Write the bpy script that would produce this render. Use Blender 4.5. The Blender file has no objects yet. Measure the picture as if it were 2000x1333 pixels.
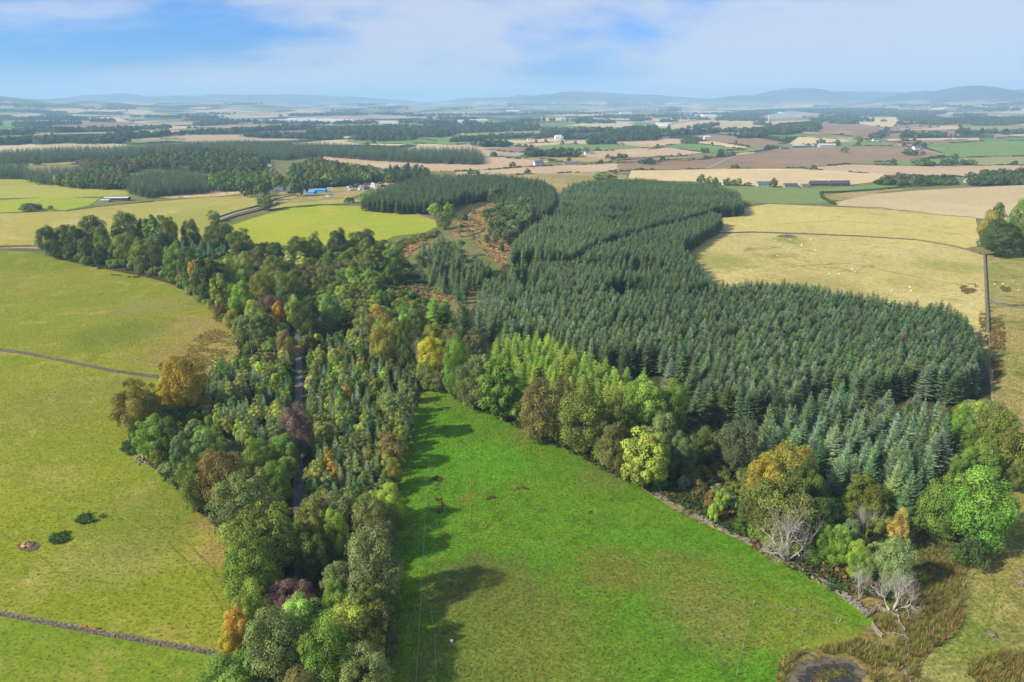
import bpy, bmesh, math, random
import numpy as np
from mathutils import Vector, Matrix
from mathutils.geometry import delaunay_2d_cdt
R = math.radians
rng = np.random.default_rng(7)
random.seed(7)
scene = bpy.context.scene
C = scene.collection

# ------------------------------------------------------------------ camera, sky, sun, exposure
CAMZ = 100.0
PITCH = math.atan((666.5 - 198.0) / 1333.0)
F = 1333.0                                   # focal length in photograph pixels (24 mm equivalent)
cam_d = bpy.data.cameras.new('camera'); cam = bpy.data.objects.new('camera', cam_d); C.objects.link(cam)
cam_d.lens = 24.0; cam_d.sensor_width = 36.0; cam_d.clip_start = 1.0; cam_d.clip_end = 90000.0
cam.location = (0, 0, CAMZ); cam.rotation_euler = (R(90) - PITCH, 0, 0)
scene.camera = cam

SUN_ELEV = R(34.5); SUN_DIR = Vector((-0.93, -0.36, 0)).normalized() * math.cos(SUN_ELEV) + Vector((0, 0, math.sin(SUN_ELEV)))
world = bpy.data.worlds.new('World'); scene.world = world; world.use_nodes = True
wn = world.node_tree; wn.nodes.clear(); wl = wn.links
out = wn.nodes.new('ShaderNodeOutputWorld'); bg = wn.nodes.new('ShaderNodeBackground'); bg.inputs['Strength'].default_value = 0.14
sky = wn.nodes.new('ShaderNodeTexSky'); sky.sky_type = 'NISHITA'; sky.sun_disc = False
sky.sun_elevation = SUN_ELEV; sky.sun_rotation = math.atan2(SUN_DIR.x, SUN_DIR.y); sky.altitude = 200; sky.air_density = 1.0; sky.dust_density = 0.6; sky.ozone_density = 2.0
tc = wn.nodes.new('ShaderNodeTexCoord'); mp = wn.nodes.new('ShaderNodeMapping')
mp.inputs['Scale'].default_value = (2.0, 2.0, 7.0); mp.inputs['Location'].default_value = (8.2, 0.9, 9.3)
no = wn.nodes.new('ShaderNodeTexNoise'); no.inputs['Scale'].default_value = 1.0; no.inputs['Detail'].default_value = 9.0; no.inputs['Roughness'].default_value = 0.58; no.inputs['Distortion'].default_value = 0.25
cr = wn.nodes.new('ShaderNodeValToRGB'); cr.color_ramp.interpolation = 'EASE'
cr.color_ramp.elements[0].position = 0.39; cr.color_ramp.elements[0].color = (0, 0, 0, 1)
cr.color_ramp.elements[1].position = 0.555; cr.color_ramp.elements[1].color = (1, 1, 1, 1)
mx = wn.nodes.new('ShaderNodeMix'); mx.data_type = 'RGBA'
mx.inputs[7].default_value = (3.3, 3.55, 4.25, 1)
ml = wn.nodes.new('ShaderNodeMath'); ml.operation = 'MULTIPLY'; ml.inputs[1].default_value = 0.88
tint = wn.nodes.new('ShaderNodeMix'); tint.data_type = 'RGBA'; tint.blend_type = 'MULTIPLY'; tint.inputs[0].default_value = 1.0
tint.inputs[7].default_value = (0.17, 0.40, 0.84, 1)
wl.new(tc.outputs['Generated'], mp.inputs['Vector']); wl.new(mp.outputs[0], no.inputs['Vector'])
wl.new(no.outputs['Fac'], cr.inputs[0]); wl.new(cr.outputs[0], ml.inputs[0]); wl.new(ml.outputs[0], mx.inputs[0])
# pale low-altitude air all round the horizon
sz = wn.nodes.new('ShaderNodeSeparateXYZ'); wl.new(tc.outputs['Generated'], sz.inputs[0])
mr = wn.nodes.new('ShaderNodeMapRange'); mr.interpolation_type = 'SMOOTHERSTEP'
for k_, v_ in (('From Min', -0.005), ('From Max', 0.05), ('To Min', 0.92), ('To Max', 0.0)): mr.inputs[k_].default_value = v_
wl.new(sz.outputs['Z'], mr.inputs['Value'])
hzm = wn.nodes.new('ShaderNodeMix'); hzm.data_type = 'RGBA'; hzm.inputs[7].default_value = (3.1, 3.9, 4.9, 1); wl.new(mr.outputs[0], hzm.inputs[0])
wl.new(sky.outputs[0], tint.inputs[6]); wl.new(tint.outputs[2], hzm.inputs[6]); wl.new(hzm.outputs[2], mx.inputs[6]); wl.new(mx.outputs[2], bg.inputs['Color']); wl.new(bg.outputs[0], out.inputs['Surface'])

sun_d = bpy.data.lights.new('sun', 'SUN'); sun_d.energy = 5.0; sun_d.angle = R(2.0); sun_d.color = (1.0, 0.93, 0.80)
sun = bpy.data.objects.new('sun', sun_d); C.objects.link(sun); sun.rotation_euler = SUN_DIR.to_track_quat('Z', 'Y').to_euler()
scene.view_settings.view_transform = 'Standard'; scene.view_settings.look = 'None'
scene.view_settings.exposure = 0.5; scene.view_settings.gamma = 1.0; scene.view_settings.use_curve_mapping = False
scene.render.engine = 'CYCLES'
cy = scene.cycles
cy.max_bounces = 5; cy.diffuse_bounces = 3; cy.glossy_bounces = 2; cy.transmission_bounces = 3; cy.volume_bounces = 2; cy.transparent_max_bounces = 6
cy.use_denoising = True; cy.caustics_reflective = False; cy.caustics_refractive = False; cy.sample_clamp_indirect = 4.0

# ------------------------------------------------------------------ terrain and pixel -> ground
cp, sp = math.cos(PITCH), math.sin(PITCH)
FWD = np.array([0, cp, -sp]); UP = np.array([0, sp, cp])
# (bearing x as photo column, distance m, height m, half-width m across, half-depth m)
HILLS = [(1500, 13500, 305, 720, 1500), (1600, 15500, 285, 1300, 1500), (1425, 12500, 175, 900, 1200), (1800, 11500, 288, 620, 1300),
         (1725, 11500, 215, 500, 1000), (1885, 12500, 245, 700, 1400), (2030, 10500, 300, 800, 1600), (2250, 10500, 335, 1300, 1800), (1110, 14000, 272, 1000, 1600), (1010, 15000, 190, 1100, 1300),
         (1240, 14500, 195, 1000, 1300), (560, 15000, 232, 1500, 1500), (690, 16000, 185, 1400, 1500), (330, 16000, 205, 1000, 1500), (430, 15500, 190, 900, 1500), (60, 9000, 105, 1800, 1500), (-200, 12000, 175, 2500, 1800), (2700, 10000, 300, 2000, 2000)]
def sstep(a, b, x):
    t = np.clip((x - a) / (b - a), 0, 1); return t * t * (3 - 2 * t)
def hgt(x, y):
    x = np.asarray(x, float); y = np.asarray(y, float); r = np.hypot(x, y)
    h = 1.3 * np.sin(x / 61 + 0.6) * np.sin(y / 74 + 1.0) + 0.7 * np.sin(x / 33 - y / 47) * sstep(60, 160, r)
    h = h * sstep(30, 140, r)
    f = sstep(900, 2200, r)
    h = h + f * (5.5 * np.sin(x / 330 + 2.0 + 0.6 * np.sin(y / 700)) * np.sin(y / 520 + 0.5) + 3 * np.sin(x / 150 + y / 210))
    m = sstep(5200, 9500, r)
    h = h + m * (22 * np.sin(x / 900 + 1.0) * np.sin(y / 800) + 12 * np.sin(x / 430 + y / 500) + 14)
    g = 0
    for (u, D, H, sx, sy) in HILLS:
        a = math.atan((u - 1000) / F / 0.943); cx, cy_ = D * math.sin(a), D * math.cos(a)
        dx = (x - cx) * math.cos(a) - (y - cy_) * math.sin(a); dy = (x - cx) * math.sin(a) + (y - cy_) * math.cos(a)
        g = np.maximum(g, H * np.exp(-(np.abs(dx / sx) ** 1.8) * 0.5 - (dy / sy) ** 2 * 0.5))
    g = g * (1 + 0.10 * np.sin(x / 310 + 1) * np.sin(y / 270) + 0.07 * np.sin(x / 140 + y / 190))
    return h + g
_S = np.geomspace(60, 30000, 700)
def unproj(us, vs, dz=0.0):
    us = np.atleast_1d(np.asarray(us, float)); vs = np.atleast_1d(np.asarray(vs, float))
    d = np.stack([(us - 1000) / F, np.zeros_like(us), np.zeros_like(us)], 1) + ((666.5 - vs) / F)[:, None] * UP + FWD
    X = d[:, 0:1] * _S; Y = d[:, 1:2] * _S; Z = CAMZ + d[:, 2:3] * _S
    g = Z - hgt(X, Y) - dz
    neg = g < 0
    i = np.where(neg.any(1), neg.argmax(1), len(_S) - 1); i = np.maximum(i, 1)
    k = np.arange(len(us)); g0, g1 = g[k, i - 1], g[k, i]
    t = np.clip(g0 / np.where(np.abs(g0 - g1) < 1e-9, 1, g0 - g1), 0, 1)
    s = _S[i - 1] + t * (_S[i] - _S[i - 1])
    return d[:, 0] * s, d[:, 1] * s
def P(u, v, dz=0.0):
    x, y = unproj([u], [v], dz); return float(x[0]), float(y[0])
def depth(x, y, z): return y * cp - (z - CAMZ) * sp
def tree_size(u, v, top, w):
    x, y = P(u, v); z = float(hgt(x, y))
    d = np.array([x, y, z - CAMZ]); zc = d @ FWD; yc = d @ UP; t = (666.5 - top) / F
    return x, y, z, (t * zc - yc) / (cp + t * sp), w * zc / F
def dense(poly, step=14, closed=True):
    o = []; n = len(poly)
    for i in range(n if closed else n - 1):
        a, b = np.array(poly[i], float), np.array(poly[(i + 1) % n], float)
        k = max(1, int(np.hypot(*(b - a)) / step))
        for j in range(k): o.append(a + (b - a) * j / k)
    if not closed: o.append(np.array(poly[-1], float))
    return np.array(o)
def chaikin(poly, n=2):
    p = np.array(poly, float)
    for _ in range(n):
        q = np.roll(p, -1, 0); p = np.stack([p * .75 + q * .25, p * .25 + q * .75], 1).reshape(-1, 2)
    return p
def wpoly(poly, dz=0.0, step=14, smooth=0):
    if smooth: poly = chaikin(poly, smooth)
    p = dense(poly, step); x, y = unproj(p[:, 0], p[:, 1], dz); return np.stack([x, y], 1)
def pip(px, py, poly):
    ins = np.zeros(len(px), bool); n = len(poly); j = n - 1
    for i in range(n):
        xi, yi = poly[i]; xj, yj = poly[j]
        if yi != yj:
            c = ((yi > py) != (yj > py)) & (px < (xj - xi) * (py - yi) / (yj - yi) + xi); ins ^= c
        j = i
    return ins
def scatter(poly, spacing, jit=0.35, ang=0.0, keep=1.0, seed=1):
    r = np.random.default_rng(seed); c = poly.mean(0); ca, sa = math.cos(ang), math.sin(ang)
    q = poly - c; a = q[:, 0] * ca + q[:, 1] * sa; b = -q[:, 0] * sa + q[:, 1] * ca
    ga, gb = np.meshgrid(np.arange(a.min(), a.max() + spacing, spacing), np.arange(b.min(), b.max() + spacing, spacing))
    ga = ga.ravel(); gb = gb.ravel(); ga = ga + r.uniform(-jit, jit, ga.size) * spacing; gb = gb + r.uniform(-jit, jit, gb.size) * spacing
    x = c[0] + ga * ca - gb * sa; y = c[1] + ga * sa + gb * ca
    m = pip(x, y, poly) & (r.random(x.size) < keep)
    return np.stack([x[m], y[m]], 1)
def vnoise(x, y, s, seed=0):
    return 0.5 + 0.25 * (np.sin(x / s + seed * 1.7) + np.sin(y / s * 1.1 + seed * 2.3)) * 0.5 + 0.25 * np.sin(x / s * 2.3 + y / s * 1.7 + seed) * np.cos(y / s * 2.1 - x / s + seed * 3)

# ------------------------------------------------------------------ helpers: meshes and materials
def mesh_np(name, V, Fq, mat=None, attr=None, smooth=False):
    V = np.asarray(V, np.float32).reshape(-1, 3); Fq = np.asarray(Fq, np.int32); k = Fq.shape[1]
    me = bpy.data.meshes.new(name); me.vertices.add(len(V)); me.vertices.foreach_set('co', V.ravel())
    me.loops.add(Fq.size); me.loops.foreach_set('vertex_index', Fq.ravel())
    me.polygons.add(len(Fq)); me.polygons.foreach_set('loop_start', np.arange(len(Fq), dtype=np.int32) * k)
    if smooth: me.polygons.foreach_set('use_smooth', np.ones(len(Fq), bool))
    if attr:
        for an, av in attr.items():
            a = me.attributes.new(an, 'FLOAT', 'POINT'); a.data.foreach_set('value', np.asarray(av, np.float32))
    me.update(calc_edges=True)
    if mat: me.materials.append(mat)
    return me
def link(name, me, parent=None):
    o = bpy.data.objects.new(name, me); C.objects.link(o)
    if parent: o.parent = parent
    return o
def tag(o, label=None, cat=None, group=None, kind=None):
    if label: o['label'] = label
    if cat: o['category'] = cat
    if group: o['group'] = group
    if kind: o['kind'] = kind
    return o
def empty(name, loc=(0, 0, 0), rz=0.0, scale=(1, 1, 1)):
    o = bpy.data.objects.new(name, None); C.objects.link(o); o.location = loc; o.rotation_euler = (0, 0, rz); o.scale = scale; o.empty_display_size = 0.5; return o
class MB:
    def __init__(s): s.v = []; s.f = []
    def add(s, V, Fc):
        b = len(s.v); s.v += [tuple(p) for p in V]; s.f += [tuple(b + i for i in q) for q in Fc]
    def box(s, c, d, rz=0.0, jit=0.0):
        cx, cy_, cz = c; dx, dy, dz = d[0] / 2, d[1] / 2, d[2] / 2; ca, sa = math.cos(rz), math.sin(rz); V = []
        for z in (-dz, dz):
            for (x, y) in ((-dx, -dy), (dx, -dy), (dx, dy), (-dx, dy)):
                x += random.uniform(-jit, jit) * dx; y += random.uniform(-jit, jit) * dy; zz = z + random.uniform(-jit, jit) * dz
                V.append((cx + x * ca - y * sa, cy_ + x * sa + y * ca, cz + zz))
        s.add(V, [(0, 3, 2, 1), (4, 5, 6, 7), (0, 1, 5, 4), (1, 2, 6, 5), (2, 3, 7, 6), (3, 0, 4, 7)])
    def tube(s, pts, rad, n=6):
        pts = [Vector(p) for p in pts]; rings = []
        for i, p in enumerate(pts):
            t = (pts[min(i + 1, len(pts) - 1)] - pts[max(i - 1, 0)]); t = t.normalized() if t.length > 1e-6 else Vector((0, 0, 1))
            a = t.orthogonal().normalized(); b = t.cross(a)
            rings.append([p + (a * math.cos(2 * math.pi * k / n) + b * math.sin(2 * math.pi * k / n)) * rad[i] for k in range(n)])
        V = [v for r_ in rings for v in r_]; Fc = []
        for i in range(len(rings) - 1):
            for k in range(n): Fc.append((i * n + k, i * n + (k + 1) % n, (i + 1) * n + (k + 1) % n, (i + 1) * n + k))
        Fc.append(tuple(range(n - 1, -1, -1))); Fc.append(tuple((len(rings) - 1) * n + k for k in range(n)))
        s.add(V, Fc)
    def mesh(s, name, mat, smooth=False):
        me = bpy.data.meshes.new(name); me.from_pydata(s.v, [], s.f); me.update()
        if smooth:
            for p in me.polygons: p.use_smooth = True
        if mat: me.materials.append(mat)
        return me
    def build(s, name, mat, parent=None, smooth=False): return link(name, s.mesh(name, mat, smooth), parent)

def newmat(name):
    m = bpy.data.materials.new(name); m.use_nodes = True; nt = m.node_tree
    return m, nt, nt.nodes['Principled BSDF'], nt.nodes['Material Output']
def nd(nt, t, **kw):
    n = nt.nodes.new(t)
    for k, v in kw.items():
        if k.startswith('i_'): n.inputs[k[2:].replace('_', ' ')].default_value = v
        else: setattr(n, k, v)
    return n
def mixc(nt, fac, a, b, blend='MIX'):
    n = nt.nodes.new('ShaderNodeMix'); n.data_type = 'RGBA'; n.blend_type = blend; n.clamp_factor = True
    for s, v in ((0, fac), (6, a), (7, b)):
        if isinstance(v, (int, float)): n.inputs[s].default_value = v
        elif isinstance(v, tuple): n.inputs[s].default_value = (*v[:3], 1)
        else: nt.links.new(v, n.inputs[s])
    return n.outputs[2]
def noise(nt, vec, scale, detail=3.0, rough=0.55, dist=0.0):
    n = nd(nt, 'ShaderNodeTexNoise'); n.inputs['Scale'].default_value = scale; n.inputs['Detail'].default_value = detail; n.inputs['Roughness'].default_value = rough; n.inputs['Distortion'].default_value = dist
    nt.links.new(vec, n.inputs['Vector']); return n.outputs['Fac']
def ramp(nt, x, a, b, lo=0.0, hi=1.0):
    n = nd(nt, 'ShaderNodeMapRange'); n.interpolation_type = 'SMOOTHSTEP'
    for k, v in (('From Min', a), ('From Max', b), ('To Min', lo), ('To Max', hi)): n.inputs[k].default_value = v
    nt.links.new(x, n.inputs['Value']); return n.outputs[0]
def gray(nt, val):
    n = nd(nt, 'ShaderNodeCombineColor'); 
    for k in range(3): nt.links.new(val, n.inputs[k])
    return n.outputs[0]
def field_mat(name, c1, c2, c3, big=0.013, med=0.09, fine=1.3, rows=None, fine_amt=0.45, bump=0.5, c3_at=(0.52, 0.68), streak=None, c4=None, spots=()):
    m, nt, b, o = newmat(name); g = nd(nt, 'ShaderNodeNewGeometry'); pos = g.outputs['Position']
    col = mixc(nt, ramp(nt, noise(nt, pos, big, 5, 0.6, 0.6), 0.38, 0.62), c1, c2)
    col = mixc(nt, ramp(nt, noise(nt, pos, med, 6, 0.65, 0.3), *c3_at), col, c3)
    if c4: col = mixc(nt, ramp(nt, noise(nt, pos, med * 0.31, 7, 0.68, 0.8), 0.56, 0.68), col, c4)
    for (su, sv, sr, scol, samt) in spots:
        # a patch blended towards a second colour, ragged at the rim
        px_, py_ = P(su, sv); dn = nd(nt, 'ShaderNodeVectorMath', operation='DISTANCE'); dn.inputs[1].default_value = (px_, py_, 0); nt.links.new(pos, dn.inputs[0])
        ad = nd(nt, 'ShaderNodeMath', operation='MULTIPLY_ADD'); nt.links.new(noise(nt, pos, 2.2 / sr, 6, 0.7, 0.5), ad.inputs[0]); ad.inputs[1].default_value = sr * 1.9; nt.links.new(dn.outputs['Value'], ad.inputs[2])
        col = mixc(nt, ramp(nt, ad.outputs[0], sr * 1.35, sr * 2.25, samt, 0.0), col, scol)
    f1 = noise(nt, pos, fine, 5, 0.7); f2 = noise(nt, pos, fine * 0.28, 4, 0.6)
    col = mixc(nt, 1.0, col, gray(nt, ramp(nt, f1, 0.28, 0.72, 1 - fine_amt, 1 + fine_amt)), 'MULTIPLY')
    col = mixc(nt, 1.0, col, gray(nt, ramp(nt, f2, 0.3, 0.7, 1 - fine_amt * 0.45, 1 + fine_amt * 0.45)), 'MULTIPLY')
    if rows:
        ang, sc, amt = rows
        mpn = nd(nt, 'ShaderNodeMapping'); mpn.inputs['Rotation'].default_value = (0, 0, ang); nt.links.new(pos, mpn.inputs['Vector'])
        w = nd(nt, 'ShaderNodeTexWave'); w.inputs['Scale'].default_value = sc; w.inputs['Distortion'].default_value = 1.2; w.inputs['Detail'].default_value = 2; w.inputs['Detail Scale'].default_value = 0.3
        nt.links.new(mpn.outputs[0], w.inputs['Vector'])
        col = mixc(nt, 1.0, col, gray(nt, ramp(nt, w.outputs['Fac'], 0.1, 0.9, 1 - amt, 1 + amt)), 'MULTIPLY')
    nt.links.new(col, b.inputs['Base Color']); b.inputs['Roughness'].default_value = 0.95; b.inputs['Specular IOR Level'].default_value = 0.03
    if bump:
        bp = nd(nt, 'ShaderNodeBump'); bp.inputs['Strength'].default_value = bump; bp.inputs['Distance'].default_value = 0.25
        nt.links.new(f1, bp.inputs['Height']); nt.links.new(bp.outputs[0], b.inputs['Normal'])
    return m
def plain_mat(name, col, rough=0.8, var=0.2, scale=2.0, spec=0.25, metal=0.0, obj=True):
    m, nt, b, o = newmat(name); t = nd(nt, 'ShaderNodeTexCoord'); vec = t.outputs['Object']
    c = mixc(nt, 1.0, col, gray(nt, ramp(nt, noise(nt, vec, scale, 5, 0.65), 0.3, 0.7, 1 - var, 1 + var)), 'MULTIPLY')
    nt.links.new(c, b.inputs['Base Color']); b.inputs['Roughness'].default_value = rough; b.inputs['Specular IOR Level'].default_value = spec; b.inputs['Metallic'].default_value = metal
    return m
def leaf_mat(name, trans=0.28, rough=0.65, spec=0.08, hue=0.0, gain=2.75, gold=0.30):
    # colour = the object's own colour (single trees) or the tint carried by each instance (mass woodland); attribute v varies it clump by clump
    m, nt, b, o = newmat(name); L = nt.links
    oi = nd(nt, 'ShaderNodeObjectInfo'); at = nd(nt, 'ShaderNodeAttribute'); at.attribute_type = 'INSTANCER'; at.attribute_name = 'tint'
    base = mixc(nt, 1.0, oi.outputs['Color'], at.outputs['Color'], 'ADD')
    av = nd(nt, 'ShaderNodeAttribute'); av.attribute_name = 'v'
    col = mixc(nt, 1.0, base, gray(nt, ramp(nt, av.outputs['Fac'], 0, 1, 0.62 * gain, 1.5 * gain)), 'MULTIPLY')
    hs = nd(nt, 'ShaderNodeHueSaturation'); ah = nd(nt, 'ShaderNodeAttribute'); ah.attribute_name = 'hu'
    L.new(ramp(nt, ah.outputs['Fac'], 0, 1, 0.478 - hue, 0.522 - hue), hs.inputs['Hue']); L.new(col, hs.inputs['Color'])
    gm = nd(nt, 'ShaderNodeMath', operation='MULTIPLY'); L.new(ramp(nt, ah.outputs['Fac'], 0.58, 0.90, 0.0, gold), gm.inputs[0]); L.new(ramp(nt, oi.outputs['Random'], 0.25, 1.0), gm.inputs[1])
    leafc = mixc(nt, gm.outputs[0], hs.outputs[0], mixc(nt, 1.0, hs.outputs[0], (2.1, 1.25, 0.7), 'MULTIPLY'))
    L.new(leafc, b.inputs['Base Color']); b.inputs['Roughness'].default_value = rough; b.inputs['Specular IOR Level'].default_value = spec
    tr = nd(nt, 'ShaderNodeBsdfTranslucent'); L.new(mixc(nt, 1.0, leafc, (1.25, 1.25, 0.6), 'MULTIPLY'), tr.inputs['Color'])
    ms = nd(nt, 'ShaderNodeMixShader'); ms.inputs[0].default_value = trans
    L.new(b.outputs[0], ms.inputs[1]); L.new(tr.outputs[0], ms.inputs[2]); L.new(ms.outputs[0], o.inputs['Surface'])
    return m
M_LEAF = leaf_mat('broad_leaf'); M_NEEDLE = leaf_mat('needle', trans=0.14, rough=0.65, spec=0.08, gain=2.5, gold=0.1, hue=0.0); M_BLADE = leaf_mat('blade', trans=0.25, gain=1.0, gold=0.3)
M_BARK = plain_mat('bark', (0.11, 0.085, 0.06), 0.9, 0.45, 3.0); M_BIRCHBARK = plain_mat('birch_bark', (0.42, 0.40, 0.36), 0.85, 0.4, 4.0)
M_PINEBARK = plain_mat('pine_bark', (0.28, 0.17, 0.10), 0.9, 0.4, 3.0); M_DEADWOOD = plain_mat('dead_wood', (0.43, 0.385, 0.325), 0.85, 0.25, 2.0)
M_STONE = plain_mat('field_stone', (0.165, 0.138, 0.098), 0.9, 0.65, 2.4); M_PALESTONE = plain_mat('pale_stone', (0.22, 0.195, 0.155), 0.9, 0.55, 2.2)
M_WOOD = plain_mat('weathered_wood', (0.36, 0.32, 0.26), 0.85, 0.3, 3.0); M_WIRE = plain_mat('wire', (0.5, 0.5, 0.48), 0.5, 0.1, 3.0, 0.5, 0.6)

def ground_sheet(name, poly_px, mat, layer, label=None, step=14, dzp=0.0, world_poly=None, jit=0.0, smooth=0):
    # a field laid on the terrain: outline traced on the ground, filled with a grid that follows the relief
    wp = world_poly if world_poly is not None else wpoly(poly_px, 0.0, step, smooth)
    if jit:
        r = np.random.default_rng(len(name) + layer); wp = wp + r.normal(0, jit, wp.shape)
    c = wp.mean(0); rr = np.hypot(*wp.T); ext = np.ptp(wp, axis=0).max()
    sp_ = max(4.0, min(ext / 12, 0.035 * rr.min() + 2))
    sp_ = max(sp_, math.sqrt(np.ptp(wp[:, 0]) * np.ptp(wp[:, 1]) / 2500.0))
    gx, gy = np.meshgrid(np.arange(wp[:, 0].min(), wp[:, 0].max(), sp_), np.arange(wp[:, 1].min(), wp[:, 1].max(), sp_))
    g = np.stack([gx.ravel(), gy.ravel()], 1); g = g[pip(g[:, 0], g[:, 1], wp)] if len(g) else g
    al = np.concatenate([wp, g]); S = ext
    n = len(wp)
    res = delaunay_2d_cdt([Vector(((p[0] - c[0]) / S, (p[1] - c[1]) / S)) for p in al], [], [list(range(n))], 1, 1e-6)
    V = np.array([[v[0] * S + c[0], v[1] * S + c[1]] for v in res[0]]); 
    r_ = np.hypot(V[:, 0], V[:, 1]); z = hgt(V[:, 0], V[:, 1]) + layer * (0.012 + r_ * 0.00004)
    tri = np.array([f for f in res[2] if len(f) == 3], np.int32)
    a = V[tri]; sgn = (a[:, 1, 0] - a[:, 0, 0]) * (a[:, 2, 1] - a[:, 0, 1]) - (a[:, 1, 1] - a[:, 0, 1]) * (a[:, 2, 0] - a[:, 0, 0])
    tri[sgn < 0] = tri[sgn < 0][:, ::-1]
    o = link(name, mesh_np(name, np.column_stack([V, z]), tri, mat, smooth=True)); o['kind'] = 'structure'
    if label: o['label'] = label
    return o
def strip(name, pts_px, width, mat, layer, label=None, world=False, step=20):
    # a road or worn track: a ribbon that follows the terrain
    if world: w = np.array(pts_px, float)
    else:
        p = dense(pts_px, step, False); x, y = unproj(p[:, 0], p[:, 1]); w = np.stack([x, y], 1)
    t = np.gradient(w, axis=0); t /= np.maximum(np.hypot(t[:, 0], t[:, 1]), 1e-6)[:, None]; nrm = np.stack([-t[:, 1], t[:, 0]], 1)
    cols = []
    for s in (-0.5, 0, 0.5):
        q = w + nrm * width * s; r_ = np.hypot(q[:, 0], q[:, 1]); cols.append(np.column_stack([q, hgt(q[:, 0], q[:, 1]) + layer * (0.012 + r_ * 0.00004)]))
    n = len(w); V = np.concatenate(cols); Fq = []
    for j in range(2):
        for i in range(n - 1): Fq.append((j * n + i, j * n + i + 1, (j + 1) * n + i + 1, (j + 1) * n + i)[::-1])
    o = link(name, mesh_np(name, V, Fq, mat, smooth=True)); o['kind'] = 'structure'
    if label: o['label'] = label
    return o
# ------------------------------------------------------------------ plants: prototype meshes (trunk and crown kept apart)
def rdirs(r, n):
    v = r.normal(size=(n, 3)); return v / np.linalg.norm(v, axis=1, keepdims=True)
def cards(r, pts, nrm, size, asp=1.35, v=None, hu=None, droop=0.0):
    # leaf clumps: one bent four-cornered spray each
    n = len(pts); nrm = nrm / np.maximum(np.linalg.norm(nrm, axis=1, keepdims=True), 1e-6)
    a = np.cross(nrm, rdirs(r, n)); a /= np.maximum(np.linalg.norm(a, axis=1, keepdims=True), 1e-6); b = np.cross(nrm, a)
    s = size * r.uniform(0.6, 1.35, n)[:, None]
    p0 = pts - a * s * 0.5 * asp + nrm * s * r.uniform(-.25, .1, (n, 1)); p2 = pts + a * s * 0.5 * asp + nrm * s * r.uniform(-.25, .1, (n, 1))
    p1 = pts - b * s * 0.5 * r.uniform(0.6, 1.2, (n, 1)); p3 = pts + b * s * 0.5 * r.uniform(0.6, 1.2, (n, 1))
    V = np.stack([p0, p1, p2, p3], 1); V[:, :, 2] -= droop * s * np.array([0.6, 0, 0.6, 0])
    Fq = np.arange(n * 4).reshape(n, 4)
    return V.reshape(-1, 3), Fq, np.repeat(v if v is not None else r.random(n), 4), np.repeat(hu if hu is not None else r.random(n), 4)
def crown_mesh(name, seed, H, W, base, nl, lr, n, size, mat, top=0.5, squash=1.0, low=-0.35, flat=0.0, inner=0.12, droop=0.0):
    r = np.random.default_rng(seed); R0 = W / 2; zc = H * (base + (1 - base) * top * 0.92); ru = (H - zc); rd = zc - H * base
    i = np.arange(nl) + 0.5; ph = np.arccos(1 - (1 - low) * i / nl); th = math.pi * (1 + 5 ** 0.5) * i + r.uniform(0, 6)
    d = np.stack([np.cos(th) * np.sin(ph), np.sin(th) * np.sin(ph), np.cos(ph)], 1) + r.normal(0, 0.13, (nl, 3)); d /= np.linalg.norm(d, axis=1, keepdims=True)
    k = r.uniform(0.56, 0.92, nl); rad = lr * R0 * r.uniform(0.6, 1.35, nl)
    sc = np.where(d[:, 2] > 0, ru, rd)
    ctr = np.stack([d[:, 0] * R0 * k, d[:, 1] * R0 * k, zc + d[:, 2] * sc * k], 1)
    wob = 1 + 0.10 * np.sin(3 * th + seed) ; ctr[:, :2] *= wob[:, None]
    lv = np.clip(r.normal(0.5, 0.20, nl), 0.05, 0.95); lh = np.clip(r.normal(0.46, 0.24, nl), 0, 1)
    wt = rad ** 2; idx = r.choice(nl, n, p=wt / wt.sum())
    dd = rdirs(r, n); oc = ctr - np.array([0, 0, zc - rd * 0.3]); oc /= np.maximum(np.linalg.norm(oc, axis=1, keepdims=True), 1e-6)
    dd = dd + oc[idx] * 0.55 + np.array([0, 0, 0.25]); dd /= np.linalg.norm(dd, axis=1, keepdims=True)
    rr = rad[idx] * (r.uniform(0.70, 1.08, n)) ; rr[r.random(n) < inner] *= 0.55
    fl = np.array([1, 1, 1 - flat]); pts = ctr[idx] + dd * rr[:, None] * fl
    m = pts[:, 2] > H * base * 0.6; pts = pts[m]; dd = dd[m]; idx = idx[m]; nn = len(pts)
    nrm = dd + r.normal(0, 0.33, (nn, 3)) + np.array([0, 0, 0.2])
    V, Fq, v, hu = cards(r, pts, nrm, size, v=np.clip(lv[idx] + r.normal(0, 0.16, nn), 0, 1), hu=np.clip(lh[idx] + r.normal(0, 0.15, nn), 0, 1), droop=droop)
    return mesh_np(name, V, Fq, mat, {'v': v, 'hu': hu}), ctr, rad
def trunk_mesh(name, seed, H, W, base, ctr, mat, r0, nlimb=9, top=0.75):
    rnd = random.Random(seed); mb = MB(); pts = []; rad = []
    for i in range(7):
        t = i / 6; pts.append((rnd.uniform(-.12, .12) * t * W * 0.2, rnd.uniform(-.12, .12) * t * W * 0.2, H * top * t - 0.3)); rad.append(r0 * (1.25 if i == 0 else 1 - 0.72 * t))
    mb.tube(pts, rad, 7)
    if ctr is not None:
        for k in range(nlimb):
            c = ctr[rnd.randrange(len(ctr))]; z0 = min(max(base * H * 0.7, c[2] * 0.55), H * top * 0.9); t = z0 / (H * top); j = min(int(t * 6), 5); s0 = Vector(pts[j]); s0.z = z0
            mid = s0.lerp(Vector(c), 0.5) + Vector((0, 0, rnd.uniform(-.03, .06) * H)); mb.tube([s0, mid, Vector(c)], [r0 * 0.42, r0 * 0.25, r0 * 0.08], 5)
    return mb.mesh(name, mat, True)
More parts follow.
